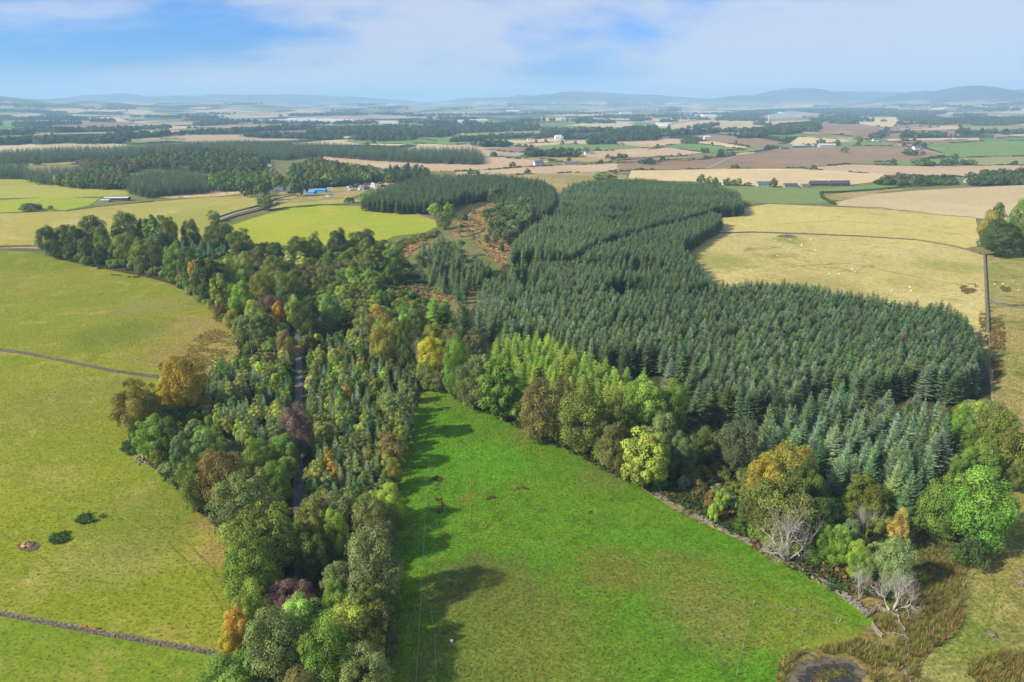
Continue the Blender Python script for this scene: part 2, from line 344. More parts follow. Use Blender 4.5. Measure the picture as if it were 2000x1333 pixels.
def spruce_mesh(name, seed, H, Rb, nw, nb, teeth, mat, low=0.06, up=0.22, power=0.72):
    # whorls of branches, each a feathered spray drooping and lifting at the tip
    r = np.random.default_rng(seed); V = []; Fq = []; vv = []; hh = []; cnt = 0
    for w in range(nw):
        t = (w + r.uniform(-.3, .3)) / nw; z = H * (low + (1 - low) * t * 0.985); L0 = Rb * max(0.0, 1 - t) ** power + 0.10
        k = max(4, int(nb * (0.55 + 0.45 * (1 - t)))); a0 = r.uniform(0, 6.28); shade = np.clip(r.normal(0.5, 0.12), 0, 1)
        for b in range(k):
            a = a0 + 6.2832 * b / k + r.normal(0, 0.16); L = L0 * r.uniform(0.72, 1.2); ca, sa = math.cos(a), math.sin(a)
            pit = (0.75 if t > 0.93 else (0.30 * t - 0.20 * (1 - t))) + r.normal(0, 0.10)
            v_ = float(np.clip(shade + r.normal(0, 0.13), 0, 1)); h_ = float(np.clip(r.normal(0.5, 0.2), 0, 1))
            def rp(s): return np.array([ca * L * s, sa * L * s, z + L * (pit * s + up * s * s * s - 0.12 * s * (1 - s))])
            side = np.array([-sa, ca, 0.0]); ww = 0.40 * L * (0.55 + 0.45 * t) + 0.10
            for j in range(teeth):
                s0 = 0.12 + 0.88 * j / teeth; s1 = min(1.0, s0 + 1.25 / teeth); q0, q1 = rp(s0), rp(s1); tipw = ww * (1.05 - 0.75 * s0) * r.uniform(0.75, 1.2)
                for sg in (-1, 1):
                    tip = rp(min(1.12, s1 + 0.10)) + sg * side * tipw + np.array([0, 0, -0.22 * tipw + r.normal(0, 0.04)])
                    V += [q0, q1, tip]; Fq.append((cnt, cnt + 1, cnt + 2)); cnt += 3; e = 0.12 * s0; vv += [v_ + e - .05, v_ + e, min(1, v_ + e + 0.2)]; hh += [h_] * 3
    for k in range(5):
        a = k * 1.257; V += [np.array([0.10 * math.cos(a), 0.10 * math.sin(a), H * 0.955]), np.array([0.10 * math.cos(a + 1.2), 0.10 * math.sin(a + 1.2), H * 0.955]), np.array([0, 0, H * 1.01])]; Fq.append((cnt, cnt + 1, cnt + 2)); cnt += 3; vv += [.6] * 3; hh += [.5] * 3
    return mesh_np(name, np.array(V), np.array(Fq), mat, {'v': np.clip(vv, 0, 1), 'hu': hh})
def merge_mesh(name, parts):
    # trunk and crown in one mesh for the mass woodland
    bm = bmesh.new()
    me = bpy.data.meshes.new(name); V = []; L = []; LS = []; LT = []; MI = []; av = []; ah = []; vo = 0; lo = 0
    for mi, m in enumerate(parts):
        n = len(m.vertices); co = np.empty(n * 3, np.float32); m.vertices.foreach_get('co', co); V.append(co)
        nl = len(m.loops); li = np.empty(nl, np.int32); m.loops.foreach_get('vertex_index', li); L.append(li + vo)
        npoly = len(m.polygons); ls = np.empty(npoly, np.int32); m.polygons.foreach_get('loop_start', ls); LS.append(ls + lo); MI.append(np.full(npoly, mi, np.int32))
        for nm, dst in (('v', av), ('hu', ah)):
            if nm in m.attributes:
                q = np.empty(n, np.float32); m.attributes[nm].data.foreach_get('value', q); dst.append(q)
            else: dst.append(np.full(n, 0.5, np.float32))
        vo += n; lo += nl; me.materials.append(m.materials[0])
    bm.free(); V = np.concatenate(V); L = np.concatenate(L); LS = np.concatenate(LS); MI = np.concatenate(MI)
    me.vertices.add(len(V) // 3); me.vertices.foreach_set('co', V); me.loops.add(len(L)); me.loops.foreach_set('vertex_index', L)
    me.polygons.add(len(LS)); me.polygons.foreach_set('loop_start', LS); me.polygons.foreach_set('material_index', MI)
    for nm, q in (('v', av), ('hu', ah)):
        a = me.attributes.new(nm, 'FLOAT', 'POINT'); a.data.foreach_set('value', np.concatenate(q))
    me.update(calc_edges=True); return me

KIND = {}
def reg(kind, tm, cm, H, W): KIND.setdefault(kind, []).append((tm, cm, H, W))
for s in range(5):      # broad domes: oak and beech
    cm, c, rd = crown_mesh('crown', 10 + s, 15, 13, 0.05 + 0.02 * (s % 3), 54 + 7 * s, 0.285, 15000, 0.31, M_LEAF, top=0.45, low=-0.9)
    reg('dome', trunk_mesh('trunk', s, 15, 13, 0.16, c, M_BARK, 0.38), cm, 15, 13)
for s in range(4):      # looser crowns of distinct lobes: sycamore, ash
    cm, c, rd = crown_mesh('crown', 30 + s, 15, 11, 0.07, 36 + 6 * s, 0.335, 12500, 0.30, M_LEAF, top=0.5, low=-0.85, inner=0.06)
    reg('lobed', trunk_mesh('trunk', 9 + s, 15, 11, 0.18, c, M_BARK, 0.30), cm, 15, 11)
for s in range(3):      # thin crowns losing their leaves
    cm, c, rd = crown_mesh('crown', 50 + s, 13, 9, 0.20, 40, 0.30, 4200, 0.30, M_LEAF, top=0.5, low=-0.6)
    reg('thin', trunk_mesh('trunk', 19 + s, 13, 9, 0.2, c, M_DEADWOOD, 0.22, 22), cm, 13, 9)
for s in range(3):      # tall ivy-clad or poplar-like
    cm, c, rd = crown_mesh('crown', 60 + s, 15, 7.5, 0.05, 64, 0.30, 8500, 0.36, M_LEAF, top=0.55, low=-0.85, droop=0.7)
    reg('column', trunk_mesh('trunk', 29 + s, 15, 7.5, 0.1, c, M_BARK, 0.28), cm, 15, 7.5)
for s in range(4):      # birch
    cm, c, rd = crown_mesh('crown', 70 + s, 9, 3.6, 0.14, 30, 0.42, 3600, 0.22, M_LEAF, top=0.34, low=-0.85, droop=0.8)
    reg('birch', trunk_mesh('trunk', 39 + s, 9, 3.6, 0.16, c, M_BIRCHBARK, 0.09, 5), cm, 9, 3.6)
for s in range(3):      # larch: soft cone
    cm = spruce_mesh('crown', 80 + s, 14, 2.7, 30, 9, 4, M_LEAF, low=0.20, up=0.10, power=0.62)
    reg('larch', trunk_mesh('trunk', 49 + s, 14, 5, 0.2, None, M_PINEBARK, 0.16, top=0.96), cm, 14, 5.4)
for s in range(4):      # spruce inside the stand
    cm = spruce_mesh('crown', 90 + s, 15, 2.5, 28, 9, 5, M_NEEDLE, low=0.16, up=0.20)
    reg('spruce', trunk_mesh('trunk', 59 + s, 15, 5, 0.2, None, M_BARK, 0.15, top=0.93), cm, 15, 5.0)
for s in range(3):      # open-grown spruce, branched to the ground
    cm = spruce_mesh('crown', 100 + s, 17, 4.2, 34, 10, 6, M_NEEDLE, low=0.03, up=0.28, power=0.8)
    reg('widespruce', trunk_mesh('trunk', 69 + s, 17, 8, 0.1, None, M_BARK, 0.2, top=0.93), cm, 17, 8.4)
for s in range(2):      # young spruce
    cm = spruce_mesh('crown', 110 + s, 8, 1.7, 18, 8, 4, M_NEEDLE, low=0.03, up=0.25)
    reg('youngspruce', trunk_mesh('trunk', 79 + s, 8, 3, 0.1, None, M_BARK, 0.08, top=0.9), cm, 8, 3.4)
for s in range(3):      # Scots pine: bare stem, flat-topped clumps
    cm, c, rd = crown_mesh('crown', 120 + s, 15, 7, 0.60, 17, 0.42, 4200, 0.30, M_NEEDLE, top=0.55, low=-0.5, flat=0.35)
    reg('pine', trunk_mesh('trunk', 89 + s, 15, 7, 0.62, c, M_PINEBARK, 0.20, 9, top=0.9), cm, 15, 7)
for s in range(3):      # bushes
    cm, c, rd = crown_mesh('crown', 130 + s, 3, 3.8, 0.0, 22, 0.40, 2200, 0.22, M_LEAF, top=0.4, low=-0.3)
    reg('bush', trunk_mesh('trunk', 99 + s, 3, 3.8, 0.05, c, M_BARK, 0.07, 6), cm, 3, 3.8)
for s in range(3):      # low-count crowns for the far country
    cm, c, rd = crown_mesh('crown', 140 + s, 12, 11, 0.06, 14, 0.48, 420, 1.5, M_LEAF, top=0.45, low=-0.6)
    reg('farbroad', trunk_mesh('trunk', 109 + s, 12, 11, 0.1, None, M_BARK, 0.35, top=0.6), cm, 12, 11)
for s in range(2):
    cm = spruce_mesh('crown', 150 + s, 16, 3.0, 12, 6, 2, M_NEEDLE, low=0.10)
    reg('farspruce', trunk_mesh('trunk', 119 + s, 16, 5, 0.1, None, M_BARK, 0.2, top=0.9), cm, 16, 6)

def dead_mesh(seed, H, W, multi=1, splay=0.0):
    rnd = random.Random(seed); tr = MB(); br = MB()
    def grow(p, d, L, r, lev):
        n = 4; pts = [p]; rad = [r]; q = p.copy(); dd = d.copy()
        for i in range(n):
            dd = (dd + Vector((rnd.gauss(0, .22), rnd.gauss(0, .22), rnd.gauss(0.04, .16)))).normalized(); q = q + dd * L / n; pts.append(q.copy()); rad.append(r * (1 - 0.62 * (i + 1) / n))
        (tr if lev == 0 else br).tube(pts, rad, 6 if lev == 0 else (5 if lev == 1 else 4))
        if lev < 4:
            for k in range((7, 5, 4, 3)[lev]):
                i = rnd.randint(1 if lev else 2, n); a = rnd.uniform(0, 6.28); o = dd.orthogonal().normalized(); o.rotate(Matrix.Rotation(a, 3, dd))
                nd_ = (dd * rnd.uniform(0.35, 0.9) + o * rnd.uniform(0.6, 1.0) + Vector((0, 0, 0.12))).normalized()
                grow(pts[i], nd_, L * rnd.uniform(0.45, 0.72), rad[i] * 0.68, lev + 1)
    for m in range(multi):
        an = 6.283 * m / multi + rnd.uniform(-.3, .3); d = Vector((math.cos(an) * splay + rnd.gauss(0, .14 if multi > 1 else .06), math.sin(an) * splay * .7 + rnd.gauss(0, .14 if multi > 1 else .06), 1)).normalized()
        grow(Vector((rnd.uniform(-.8, .8) if multi > 1 and not splay else 0, rnd.uniform(-.6, .6) if multi > 1 and not splay else 0, -0.2)), d, H * 0.5, 0.34 if multi == 1 else (0.26 if splay else 0.15), 0)
    return tr.mesh('trunk', M_DEADWOOD, True), br.mesh('branches', M_DEADWOOD, True)

LANE = None
COL = dict(dark=(.040, .058, .013), deep=(.030, .046, .013), mid=(.060, .098, .016), bright=(.066, .112, .016), lime=(.105, .148, .019), ylw=(.19, .175, .020), ygrn=(.105, .132, .022),
           gold=(.135, .108, .015), bgold=(.094, .092, .016), orange=(.165, .098, .018), russet=(.090, .072, .022), brown=(.074, .070, .022), olive=(.064, .082, .016), copper=(.072, .050, .036),
           grey=(.078, .096, .032), bluegr=(.055, .084, .030), pale=(.16, .17, .05), spruce=(.046, .073, .030), silver=(.072, .104, .053), larch=(.086, .132, .021), pine=(.060, .080, .024), birch=(.135, .155, .036), bfall=(.155, .120, .026))
PREFIX = dict(dome='broadleaf_tree', lobed='broadleaf_tree', thin='broadleaf_tree', column='broadleaf_tree', birch='birch_tree', larch='larch_tree', spruce='spruce_tree', widespruce='spruce_tree', youngspruce='young_conifer', pine='pine_tree', bush='bush', farbroad='broadleaf_tree', farspruce='spruce_tree')
def put_tree(kind, x, y, z, H, W, col, label, group=None, seed=None, name=None, cat=None, jitter=0.06):
    vs = KIND[kind]; k = (seed if seed is not None else random.randrange(99)) % len(vs); tm, cm, H0, W0 = vs[k]
    root = empty(name or PREFIX[kind], (x, y, z - 0.05), random.uniform(0, 6.28), (W / W0, W / W0, H / H0))
    t = link('trunk', tm, root); c = link('crown', cm, root)
    b = 1 + random.uniform(-2, 2) * jitter; c.color = (col[0] * b * random.uniform(0.94, 1.06), col[1] * b, col[2] * b * random.uniform(0.9, 1.1), 1)
    return tag(root, label, cat or ('bush' if kind == 'bush' else 'tree'), group)
def tree(u, v, top, w, kind, col, label, group=None):
    x, y, z, H, W = tree_size(u, v, top, w); return put_tree(kind, x, y, z, H, W, COL[col] if isinstance(col, str) else col, label, group)

def tone(c):
    q = c[0] / max(c[1], 1e-4)
    return 'amber' if q > 1.12 else ('yellowing' if q > 0.93 else ('pale green' if c[1] > 0.11 else 'dull green'))
def thirds(x, y, ranks=('front', 'second', 'third', 'fourth', 'fifth', 'back'), sides=('far left', 'left', 'centre', 'right', 'far right')):
    # which rank of its stand a tree stands in, and where along it, seen from the drone
    d = np.asarray(y); s = np.asarray(x) / np.maximum(d, 1); nr = max(2, min(len(ranks), len(d) // 8)); ns = max(2, min(len(sides), len(d) // 10))
    rk = (ranks[:nr - 1] + ranks[-1:]); sd = {2: (sides[1], sides[3]), 3: sides[1:4], 4: (sides[0], sides[1], sides[3], sides[4]), 5: sides}[ns]
    a = np.quantile(d, np.arange(1, nr) / nr); out = [''] * len(d); ri = np.searchsorted(a, d)
    for q in range(nr):
        m = np.where(ri == q)[0]; o = m[np.argsort(s[m])]
        for j, i in enumerate(o): out[i] = sd[j * ns // len(o)] + ' of the ' + rk[q] + ' rank'
    return out
# ---- mass planting: one object, each point carries size, turn, species and tint
PROTO = {}
def proto(kind):
    if kind not in PROTO:
        PROTO[kind] = []
        for (tm, cm, H, W) in KIND[kind]:
            o = bpy.data.objects.new('plant_pattern', merge_mesh('plant_pattern', [tm, cm])); o.color = (0, 0, 0, 1); PROTO[kind].append((o, H, W))
    return PROTO[kind]
def mass(name, x, y, z, H, W, kinds, tint, label, cat=None, seed=3, kind='stuff', protos=None):
    # kinds: array of species names per point
    r = np.random.default_rng(seed); n = len(x); objs = []; base = {}
    uk = sorted(set(kinds)) if protos is None else ['p']
    for k in uk: base[k] = len(objs); objs += (proto(k) if protos is None else protos)
    idx = np.empty(n, np.int32); sc = np.empty((n, 3), np.float32)
    if protos is None:
        ka = np.asarray(kinds)
        for k in uk:
            m = ka == k; c = len(proto(k)); i = r.integers(0, c, m.sum()); idx[m] = base[k] + i
            H0 = np.array([p[1] for p in proto(k)])[i]; W0 = np.array([p[2] for p in proto(k)])[i]
            sc[m, 0] = W[m] / W0; sc[m, 1] = W[m] / W0; sc[m, 2] = H[m] / H0
    else:
        idx[:] = r.integers(0, len(protos), n); sc[:, 0] = W; sc[:, 1] = W; sc[:, 2] = H
    me = bpy.data.meshes.new(name); me.vertices.add(n); me.vertices.foreach_set('co', np.column_stack([x, y, z]).astype(np.float32).ravel())
    a = me.attributes.new('size', 'FLOAT_VECTOR', 'POINT'); a.data.foreach_set('vector', sc.ravel())
    rot = np.zeros((n, 3), np.float32); rot[:, 2] = r.uniform(0, 6.28, n); rot[:, 0] = r.normal(0, 0.03, n); rot[:, 1] = r.normal(0, 0.03, n)
    a = me.attributes.new('turn', 'FLOAT_VECTOR', 'POINT'); a.data.foreach_set('vector', rot.ravel())
    a = me.attributes.new('pick', 'INT', 'POINT'); a.data.foreach_set('value', idx)
    t4 = np.ones((n, 4), np.float32); t4[:, :3] = tint
    a = me.attributes.new('tint', 'FLOAT_COLOR', 'POINT'); a.data.foreach_set('color', t4.ravel())
    me.update(); o = link(name, me); o.color = (0, 0, 0, 1)
    ng = bpy.data.node_groups.new('planting', 'GeometryNodeTree'); ng.interface.new_socket('Geometry', in_out='INPUT', socket_type='NodeSocketGeometry'); ng.interface.new_socket('Geometry', in_out='OUTPUT', socket_type='NodeSocketGeometry')
    N = ng.nodes; gi = N.new('NodeGroupInput'); go = N.new('NodeGroupOutput'); ip = N.new('GeometryNodeInstanceOnPoints'); jn = N.new('GeometryNodeGeometryToInstance')
    m2p = N.new('GeometryNodeMeshToPoints'); ng.links.new(gi.outputs[0], m2p.inputs[0]); ng.links.new(m2p.outputs[0], ip.inputs['Points'])
    join = N.new('GeometryNodeJoinGeometry'); N.remove(jn)
    for (ob, _, _) in reversed(objs):
        oi = N.new('GeometryNodeObjectInfo'); oi.transform_space = 'ORIGINAL'; oi.inputs['As Instance'].default_value = True; oi.inputs['Object'].default_value = ob; ng.links.new(oi.outputs['Geometry'], join.inputs[0])
    ng.links.new(join.outputs[0], ip.inputs['Instance']); ip.inputs['Pick Instance'].default_value = True
    def na(nm, ty):
        q = N.new('GeometryNodeInputNamedAttribute'); q.data_type = ty; q.inputs['Name'].default_value = nm; return [s for s in q.outputs if s.name == 'Attribute' and s.enabled][0]
    ng.links.new(na('pick', 'INT'), ip.inputs['Instance Index']); ng.links.new(na('size', 'FLOAT_VECTOR'), ip.inputs['Scale'])
    e2r = N.new('FunctionNodeEulerToRotation'); ng.links.new(na('turn', 'FLOAT_VECTOR'), e2r.inputs[0]); ng.links.new(e2r.outputs[0], ip.inputs['Rotation'])
    ng.links.new(ip.outputs[0], go.inputs[0]); md = o.modifiers.new('planting', 'NODES'); md.node_group = ng
    return tag(o, label, cat, None, kind)
def tints(n, cols, wts=None, seed=0, var=0.16):
    r = np.random.default_rng(seed); c = np.array([COL[k] if isinstance(k, str) else k for k in cols]); w = np.array(wts if wts else [1] * len(cols), float)
    i = r.choice(len(c), n, p=w / w.sum()); t = c[i] * (1 + r.normal(0, var, (n, 1))); t *= 1 + r.normal(0, 0.06, (n, 3)); return np.clip(t, 0.005, 0.9)
def blade_proto(name, seed, n, hgt_, spread, w, mat, lean=0.35):
    r = np.random.default_rng(seed); V = []; Fq = []; vv = []
    for i in range(n):
        a = r.uniform(0, 6.28); q = r.uniform(0, spread); b = np.array([q * math.cos(a), q * math.sin(a), -0.03]); a2 = a + r.normal(0, .8); L = hgt_ * r.uniform(0.6, 1.15)
        tip = b + np.array([math.cos(a2) * L * lean * r.uniform(.4, 1.6), math.sin(a2) * L * lean * r.uniform(.4, 1.6), L]); s = np.array([-math.sin(a2), math.cos(a2), 0]) * w * r.uniform(.6, 1.3)
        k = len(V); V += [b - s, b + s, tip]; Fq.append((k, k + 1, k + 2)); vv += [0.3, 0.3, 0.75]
    o = bpy.data.objects.new(name, mesh_np(name, np.array(V), np.array(Fq), mat, {'v': vv, 'hu': [.5] * len(V)})); o.color = (0, 0, 0, 1); return (o, 1, 1)
# ------------------------------------------------------------------ the setting: ground sheet to the horizon
def terrain_mat():
    m, nt, b, o = newmat('open_country'); L = nt.links; g = nd(nt, 'ShaderNodeNewGeometry'); pos = g.outputs['Position']
    near = mixc(nt, ramp(nt, noise(nt, pos, 0.02, 5, 0.6, 0.5), 0.4, 0.62), (.13, .15, .035), (.21, .165, .06))
    near = mixc(nt, ramp(nt, noise(nt, pos, 0.15, 6, 0.7), 0.5, 0.7), near, (.09, .085, .03))
    near = mixc(nt, 1.0, near, gray(nt, ramp(nt, noise(nt, pos, 1.1, 4, 0.7), 0.3, 0.7, 0.6, 1.4)), 'MULTIPLY')
    # patchwork of fields too far off to tell apart singly
    mpn = nd(nt, 'ShaderNodeMapping'); mpn.inputs['Scale'].default_value = (0.0036, 0.0028, 0); mpn.inputs['Rotation'].default_value = (0, 0, 0.5); 
    wob = nd(nt, 'ShaderNodeVectorMath', operation='ADD'); nz = nd(nt, 'ShaderNodeTexNoise'); nz.inputs['Scale'].default_value = 0.002; L.new(pos, nz.inputs['Vector'])
    sc = nd(nt, 'ShaderNodeVectorMath', operation='SCALE'); sc.inputs['Scale'].default_value = 260; L.new(nz.outputs['Color'], sc.inputs[0]); L.new(pos, wob.inputs[0]); L.new(sc.outputs[0], wob.inputs[1]); L.new(wob.outputs[0], mpn.inputs['Vector'])
    vo = nd(nt, 'ShaderNodeTexVoronoi', distance='CHEBYCHEV'); vo.inputs['Scale'].default_value = 1.0; L.new(mpn.outputs[0], vo.inputs['Vector'])
    cr = nd(nt, 'ShaderNodeValToRGB'); cr.color_ramp.interpolation = 'CONSTANT'; E = cr.color_ramp.elements
    pal = [(0, (.40, .31, .17)), (.13, (.16, .19, .05)), (.26, (.17, .125, .095)), (.36, (.48, .38, .22)), (.50, (.03, .045, .02)), (.62, (.20, .21, .075)), (.74, (.34, .25, .15)), (.86, (.045, .06, .025)), (.94, (.11, .19, .045))]
    E[0].position = 0; E[0].color = (*pal[0][1], 1); E[1].position = pal[1][0]; E[1].color = (*pal[1][1], 1)
    for p, c in pal[2:]: e = E.new(p); e.color = (*c, 1)
    sepc = nd(nt, 'ShaderNodeSeparateColor'); L.new(vo.outputs['Color'], sepc.inputs[0]); L.new(sepc.outputs[0], cr.inputs[0])
    far = mixc(nt, ramp(nt, noise(nt, pos, 0.0022, 6, 0.6, 0.4), 0.57, 0.64), cr.outputs[0], (.032, .048, .024))
    # hill country: heather, rough grazing and forestry
    hill = mixc(nt, ramp(nt, noise(nt, pos, 0.0011, 6, 0.62, 0.3), 0.42, 0.58), (.085, .085, .05), (.03, .045, .025)); hill = mixc(nt, ramp(nt, noise(nt, pos, 0.0017, 4, 0.6), 0.60, 0.68), hill, (.30, .25, .15))
    sx = nd(nt, 'ShaderNodeSeparateXYZ'); L.new(pos, sx.inputs[0])
    far = mixc(nt, ramp(nt, sx.outputs['Z'], 60, 130), far, hill)
    ln = nd(nt, 'ShaderNodeVectorMath', operation='LENGTH'); L.new(pos, ln.inputs[0])
    col = mixc(nt, ramp(nt, ln.outputs['Value'], 1250, 1500), near, far)
    L.new(col, b.inputs['Base Color']); b.inputs['Roughness'].default_value = 0.95; b.inputs['Specular IOR Level'].default_value = 0.1
    return m
ang = np.unique(np.concatenate([np.arange(-46, 46, 0.16), np.arange(46, 314, 2.0)])); ang = np.radians(ang)
rad = np.geomspace(18, 25500, 250); A, RR = np.meshgrid(ang, rad); X = RR * np.sin(A); Y = RR * np.cos(A); Z = hgt(X, Y) - 0.06 - RR * 0.00012
na_, nr_ = len(ang), len(rad); V = np.column_stack([X.ravel(), Y.ravel(), Z.ravel()]); i, j = np.meshgrid(np.arange(nr_ - 1), np.arange(na_)); i = i.ravel(); j = j.ravel(); j2 = (j + 1) % na_
Fq = np.stack([i * na_ + j, i * na_ + j2, (i + 1) * na_ + j2, (i + 1) * na_ + j], 1)[:, ::-1]
V = np.vstack([V, [[0, 0, float(hgt(0, 0)) - 0.06]]]); me = mesh_np('ground', V, Fq, terrain_mat(), smooth=True)
bm = bmesh.new(); bm.from_mesh(me); bm.verts.ensure_lookup_table(); cidx = len(V) - 1
for k in range(na_): bm.faces.new((bm.verts[cidx], bm.verts[(k + 1) % na_], bm.verts[k]))
bm.to_mesh(me); bm.free()
ground = link('ground', me); tag(ground, 'open farmland and hill ground reaching to the hazy horizon', None, None, 'structure')

FM = {}
FM['left'] = field_mat('left_pasture_grass', (.185, .222, .018), (.25, .245, .028), (.33, .275, .068), big=0.012, med=0.06, fine=1.5, fine_amt=0.24, bump=0.2, c3_at=(0.50, 0.72), c4=(.14, .195, .018),
    spots=((400, 640, 26, (.30, .23, .07), .8), (300, 600, 22, (.25, .215, .07), .6), (330, 690, 16, (.26, .20, .06), .7), (240, 650, 24, (.12, .165, .022), .6), (240, 1085, 12, (.28, .24, .07), .6), (420, 1010, 7, (.33, .20, .08), .8), (430, 1080, 6, (.31, .20, .08), .7), (150, 780, 22, (.22, .20, .045), .5), (330, 1000, 20, (.12, .16, .02), .5)))
FM['left2'] = field_mat('left_near_grass', (.135, .215, .017), (.195, .23, .022), (.28, .245, .055), big=0.02, med=0.08, fine=1.5, fine_amt=0.24, bump=0.2)
FM['green'] = field_mat('lush_green_grass', (.092, .218, .012), (.128, .222, .015), (.078, .160, .012), big=0.018, med=0.14, fine=1.3, fine_amt=0.30, bump=0.2, c3_at=(0.50, 0.66), c4=(.180, .190, .026),
    spots=((950, 1150, 14, (.115, .105, .034), .85), (1010, 1230, 20, (.135, .145, .026), .8), (900, 1310, 12, (.12, .15, .025), .7), (1080, 1290, 16, (.16, .17, .03), .7), (1200, 1115, 9, (.17, .145, .03), .8), (1380, 1200, 12, (.21, .165, .05), .7), (1350, 1130, 12, (.18, .17, .035), .6), (1560, 1230, 12, (.20, .19, .03), .7), (1180, 930, 10, (.15, .165, .035), .7), (1020, 850, 8, (.15, .17, .03), .6), (950, 900, 14, (.10, .27, .012), .7), (1250, 1260, 14, (.10, .19, .014), .6)))
FM['right'] = field_mat('dry_pasture_grass', (.46, .38, .14), (.41, .345, .115), (.34, .305, .09), big=0.011, med=0.055, fine=1.0, fine_amt=0.30, bump=0.25, c4=(.20, .165, .055),
    spots=((1400, 510, 30, (.22, .23, .045), .7), (1600, 560, 30, (.24, .21, .055), .5), (1540, 470, 14, (.19, .22, .04), .7), (1850, 520, 22, (.22, .23, .05), .6), (1780, 555, 20, (.33, .26, .075), .5)))
FM['rightup'] = field_mat('pale_dry_pasture', (.48, .395, .13), (.44, .365, .115), (.37, .32, .10), big=0.011, med=0.03, fine=0.8, fine_amt=0.22, bump=0.4)
FM['redge'] = field_mat('rough_edge_pasture', (.23, .225, .055), (.31, .255, .085), (.15, .15, .038), big=0.03, med=0.10, fine=1.2, fine_amt=0.40, bump=0.3,
    spots=((1945, 1100, 12, (.25, .205, .06), .7), (1900, 1260, 10, (.13, .19, .025), .7), (1970, 660, 18, (.36, .27, .10), .8), (1975, 800, 14, (.33, .25, .09), .7), (1985, 1050, 10, (.10, .13, .03), .8)))
FM['knoll'] = field_mat('yellow_green_ley', (.33, .335, .030), (.265, .315, .028), (.37, .32, .055), big=0.009, med=0.02, fine=0.8, fine_amt=0.12, bump=0.2)
FM['ygr'] = field_mat('yellow_green_grass', (.33, .32, .055), (.26, .29, .045), (.38, .32, .095), big=0.007, med=0.018, fine=0.5, fine_amt=0.15, bump=0.3)
FM['olv'] = field_mat('tan_grass', (.36, .30, .070), (.29, .28, .055), (.42, .34, .12), big=0.006, med=0.016, fine=0.5, fine_amt=0.16, bump=0.3)
FM['grn'] = field_mat('far_green_grass', (.14, .23, .055), (.17, .22, .065), (.19, .23, .07), big=0.004, med=0.01, fine=0.3, fine_amt=0.12, bump=0)
FM['pgr'] = field_mat('far_pale_grass', (.23, .24, .085), (.27, .25, .11), (.19, .22, .07), big=0.004, med=0.01, fine=0.3, fine_amt=0.12, bump=0)
FM['str'] = field_mat('straw_stubble', (.56, .43, .22), (.50, .38, .20), (.60, .47, .26), big=0.005, med=0.01, fine=0.3, fine_amt=0.08, bump=0, rows=(1.2, 0.045, 0.07))
FM['pal'] = field_mat('pale_stubble', (.50, .39, .21), (.44, .34, .17), (.42, .33, .19), big=0.006, med=0.02, fine=0.5, fine_amt=0.12, bump=0.2)
FM['pnk'] = field_mat('pinkish_stubble', (.47, .335, .20), (.43, .305, .18), (.51, .37, .22), big=0.004, med=0.01, fine=0.3, fine_amt=0.10, bump=0, rows=(0.3, 0.03, 0.06))
FM['brn'] = field_mat('ploughed_soil', (.245, .16, .09), (.275, .185, .11), (.21, .14, .08), big=0.004, med=0.012, fine=0.3, fine_amt=0.12, bump=0, rows=(0.8, 0.04, 0.06))
FM['gry'] = field_mat('grey_stubble', (.30, .27, .22), (.34, .30, .23), (.27, .25, .19), big=0.005, med=0.01, fine=0.3, fine_amt=0.10, bump=0)
FM['scr'] = field_mat('tan_scrub', (.36, .27, .11), (.26, .215, .075), (.19, .175, .06), big=0.012, med=0.04, fine=0.5, fine_amt=0.3, bump=0.3)
FM['brk'] = field_mat('bracken_ground', (.56, .40, .22), (.48, .31, .15), (.24, .20, .08), big=0.05, med=0.11, fine=0.9, fine_amt=0.4, bump=0.4, c3_at=(0.50, 0.66))
FM['rsl'] = field_mat('golden_rush_ground', (.29, .225, .06), (.25, .20, .05), (.20, .165, .045), big=0.05, med=0.25, fine=1.2, fine_amt=0.4, bump=0.4)
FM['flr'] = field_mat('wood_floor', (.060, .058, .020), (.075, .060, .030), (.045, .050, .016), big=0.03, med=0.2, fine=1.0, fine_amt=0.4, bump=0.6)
FM['rsh'] = field_mat('rushy_ground', (.17, .145, .042), (.22, .17, .055), (.12, .12, .032), big=0.05, med=0.25, fine=1.2, fine_amt=0.45, bump=0.7)
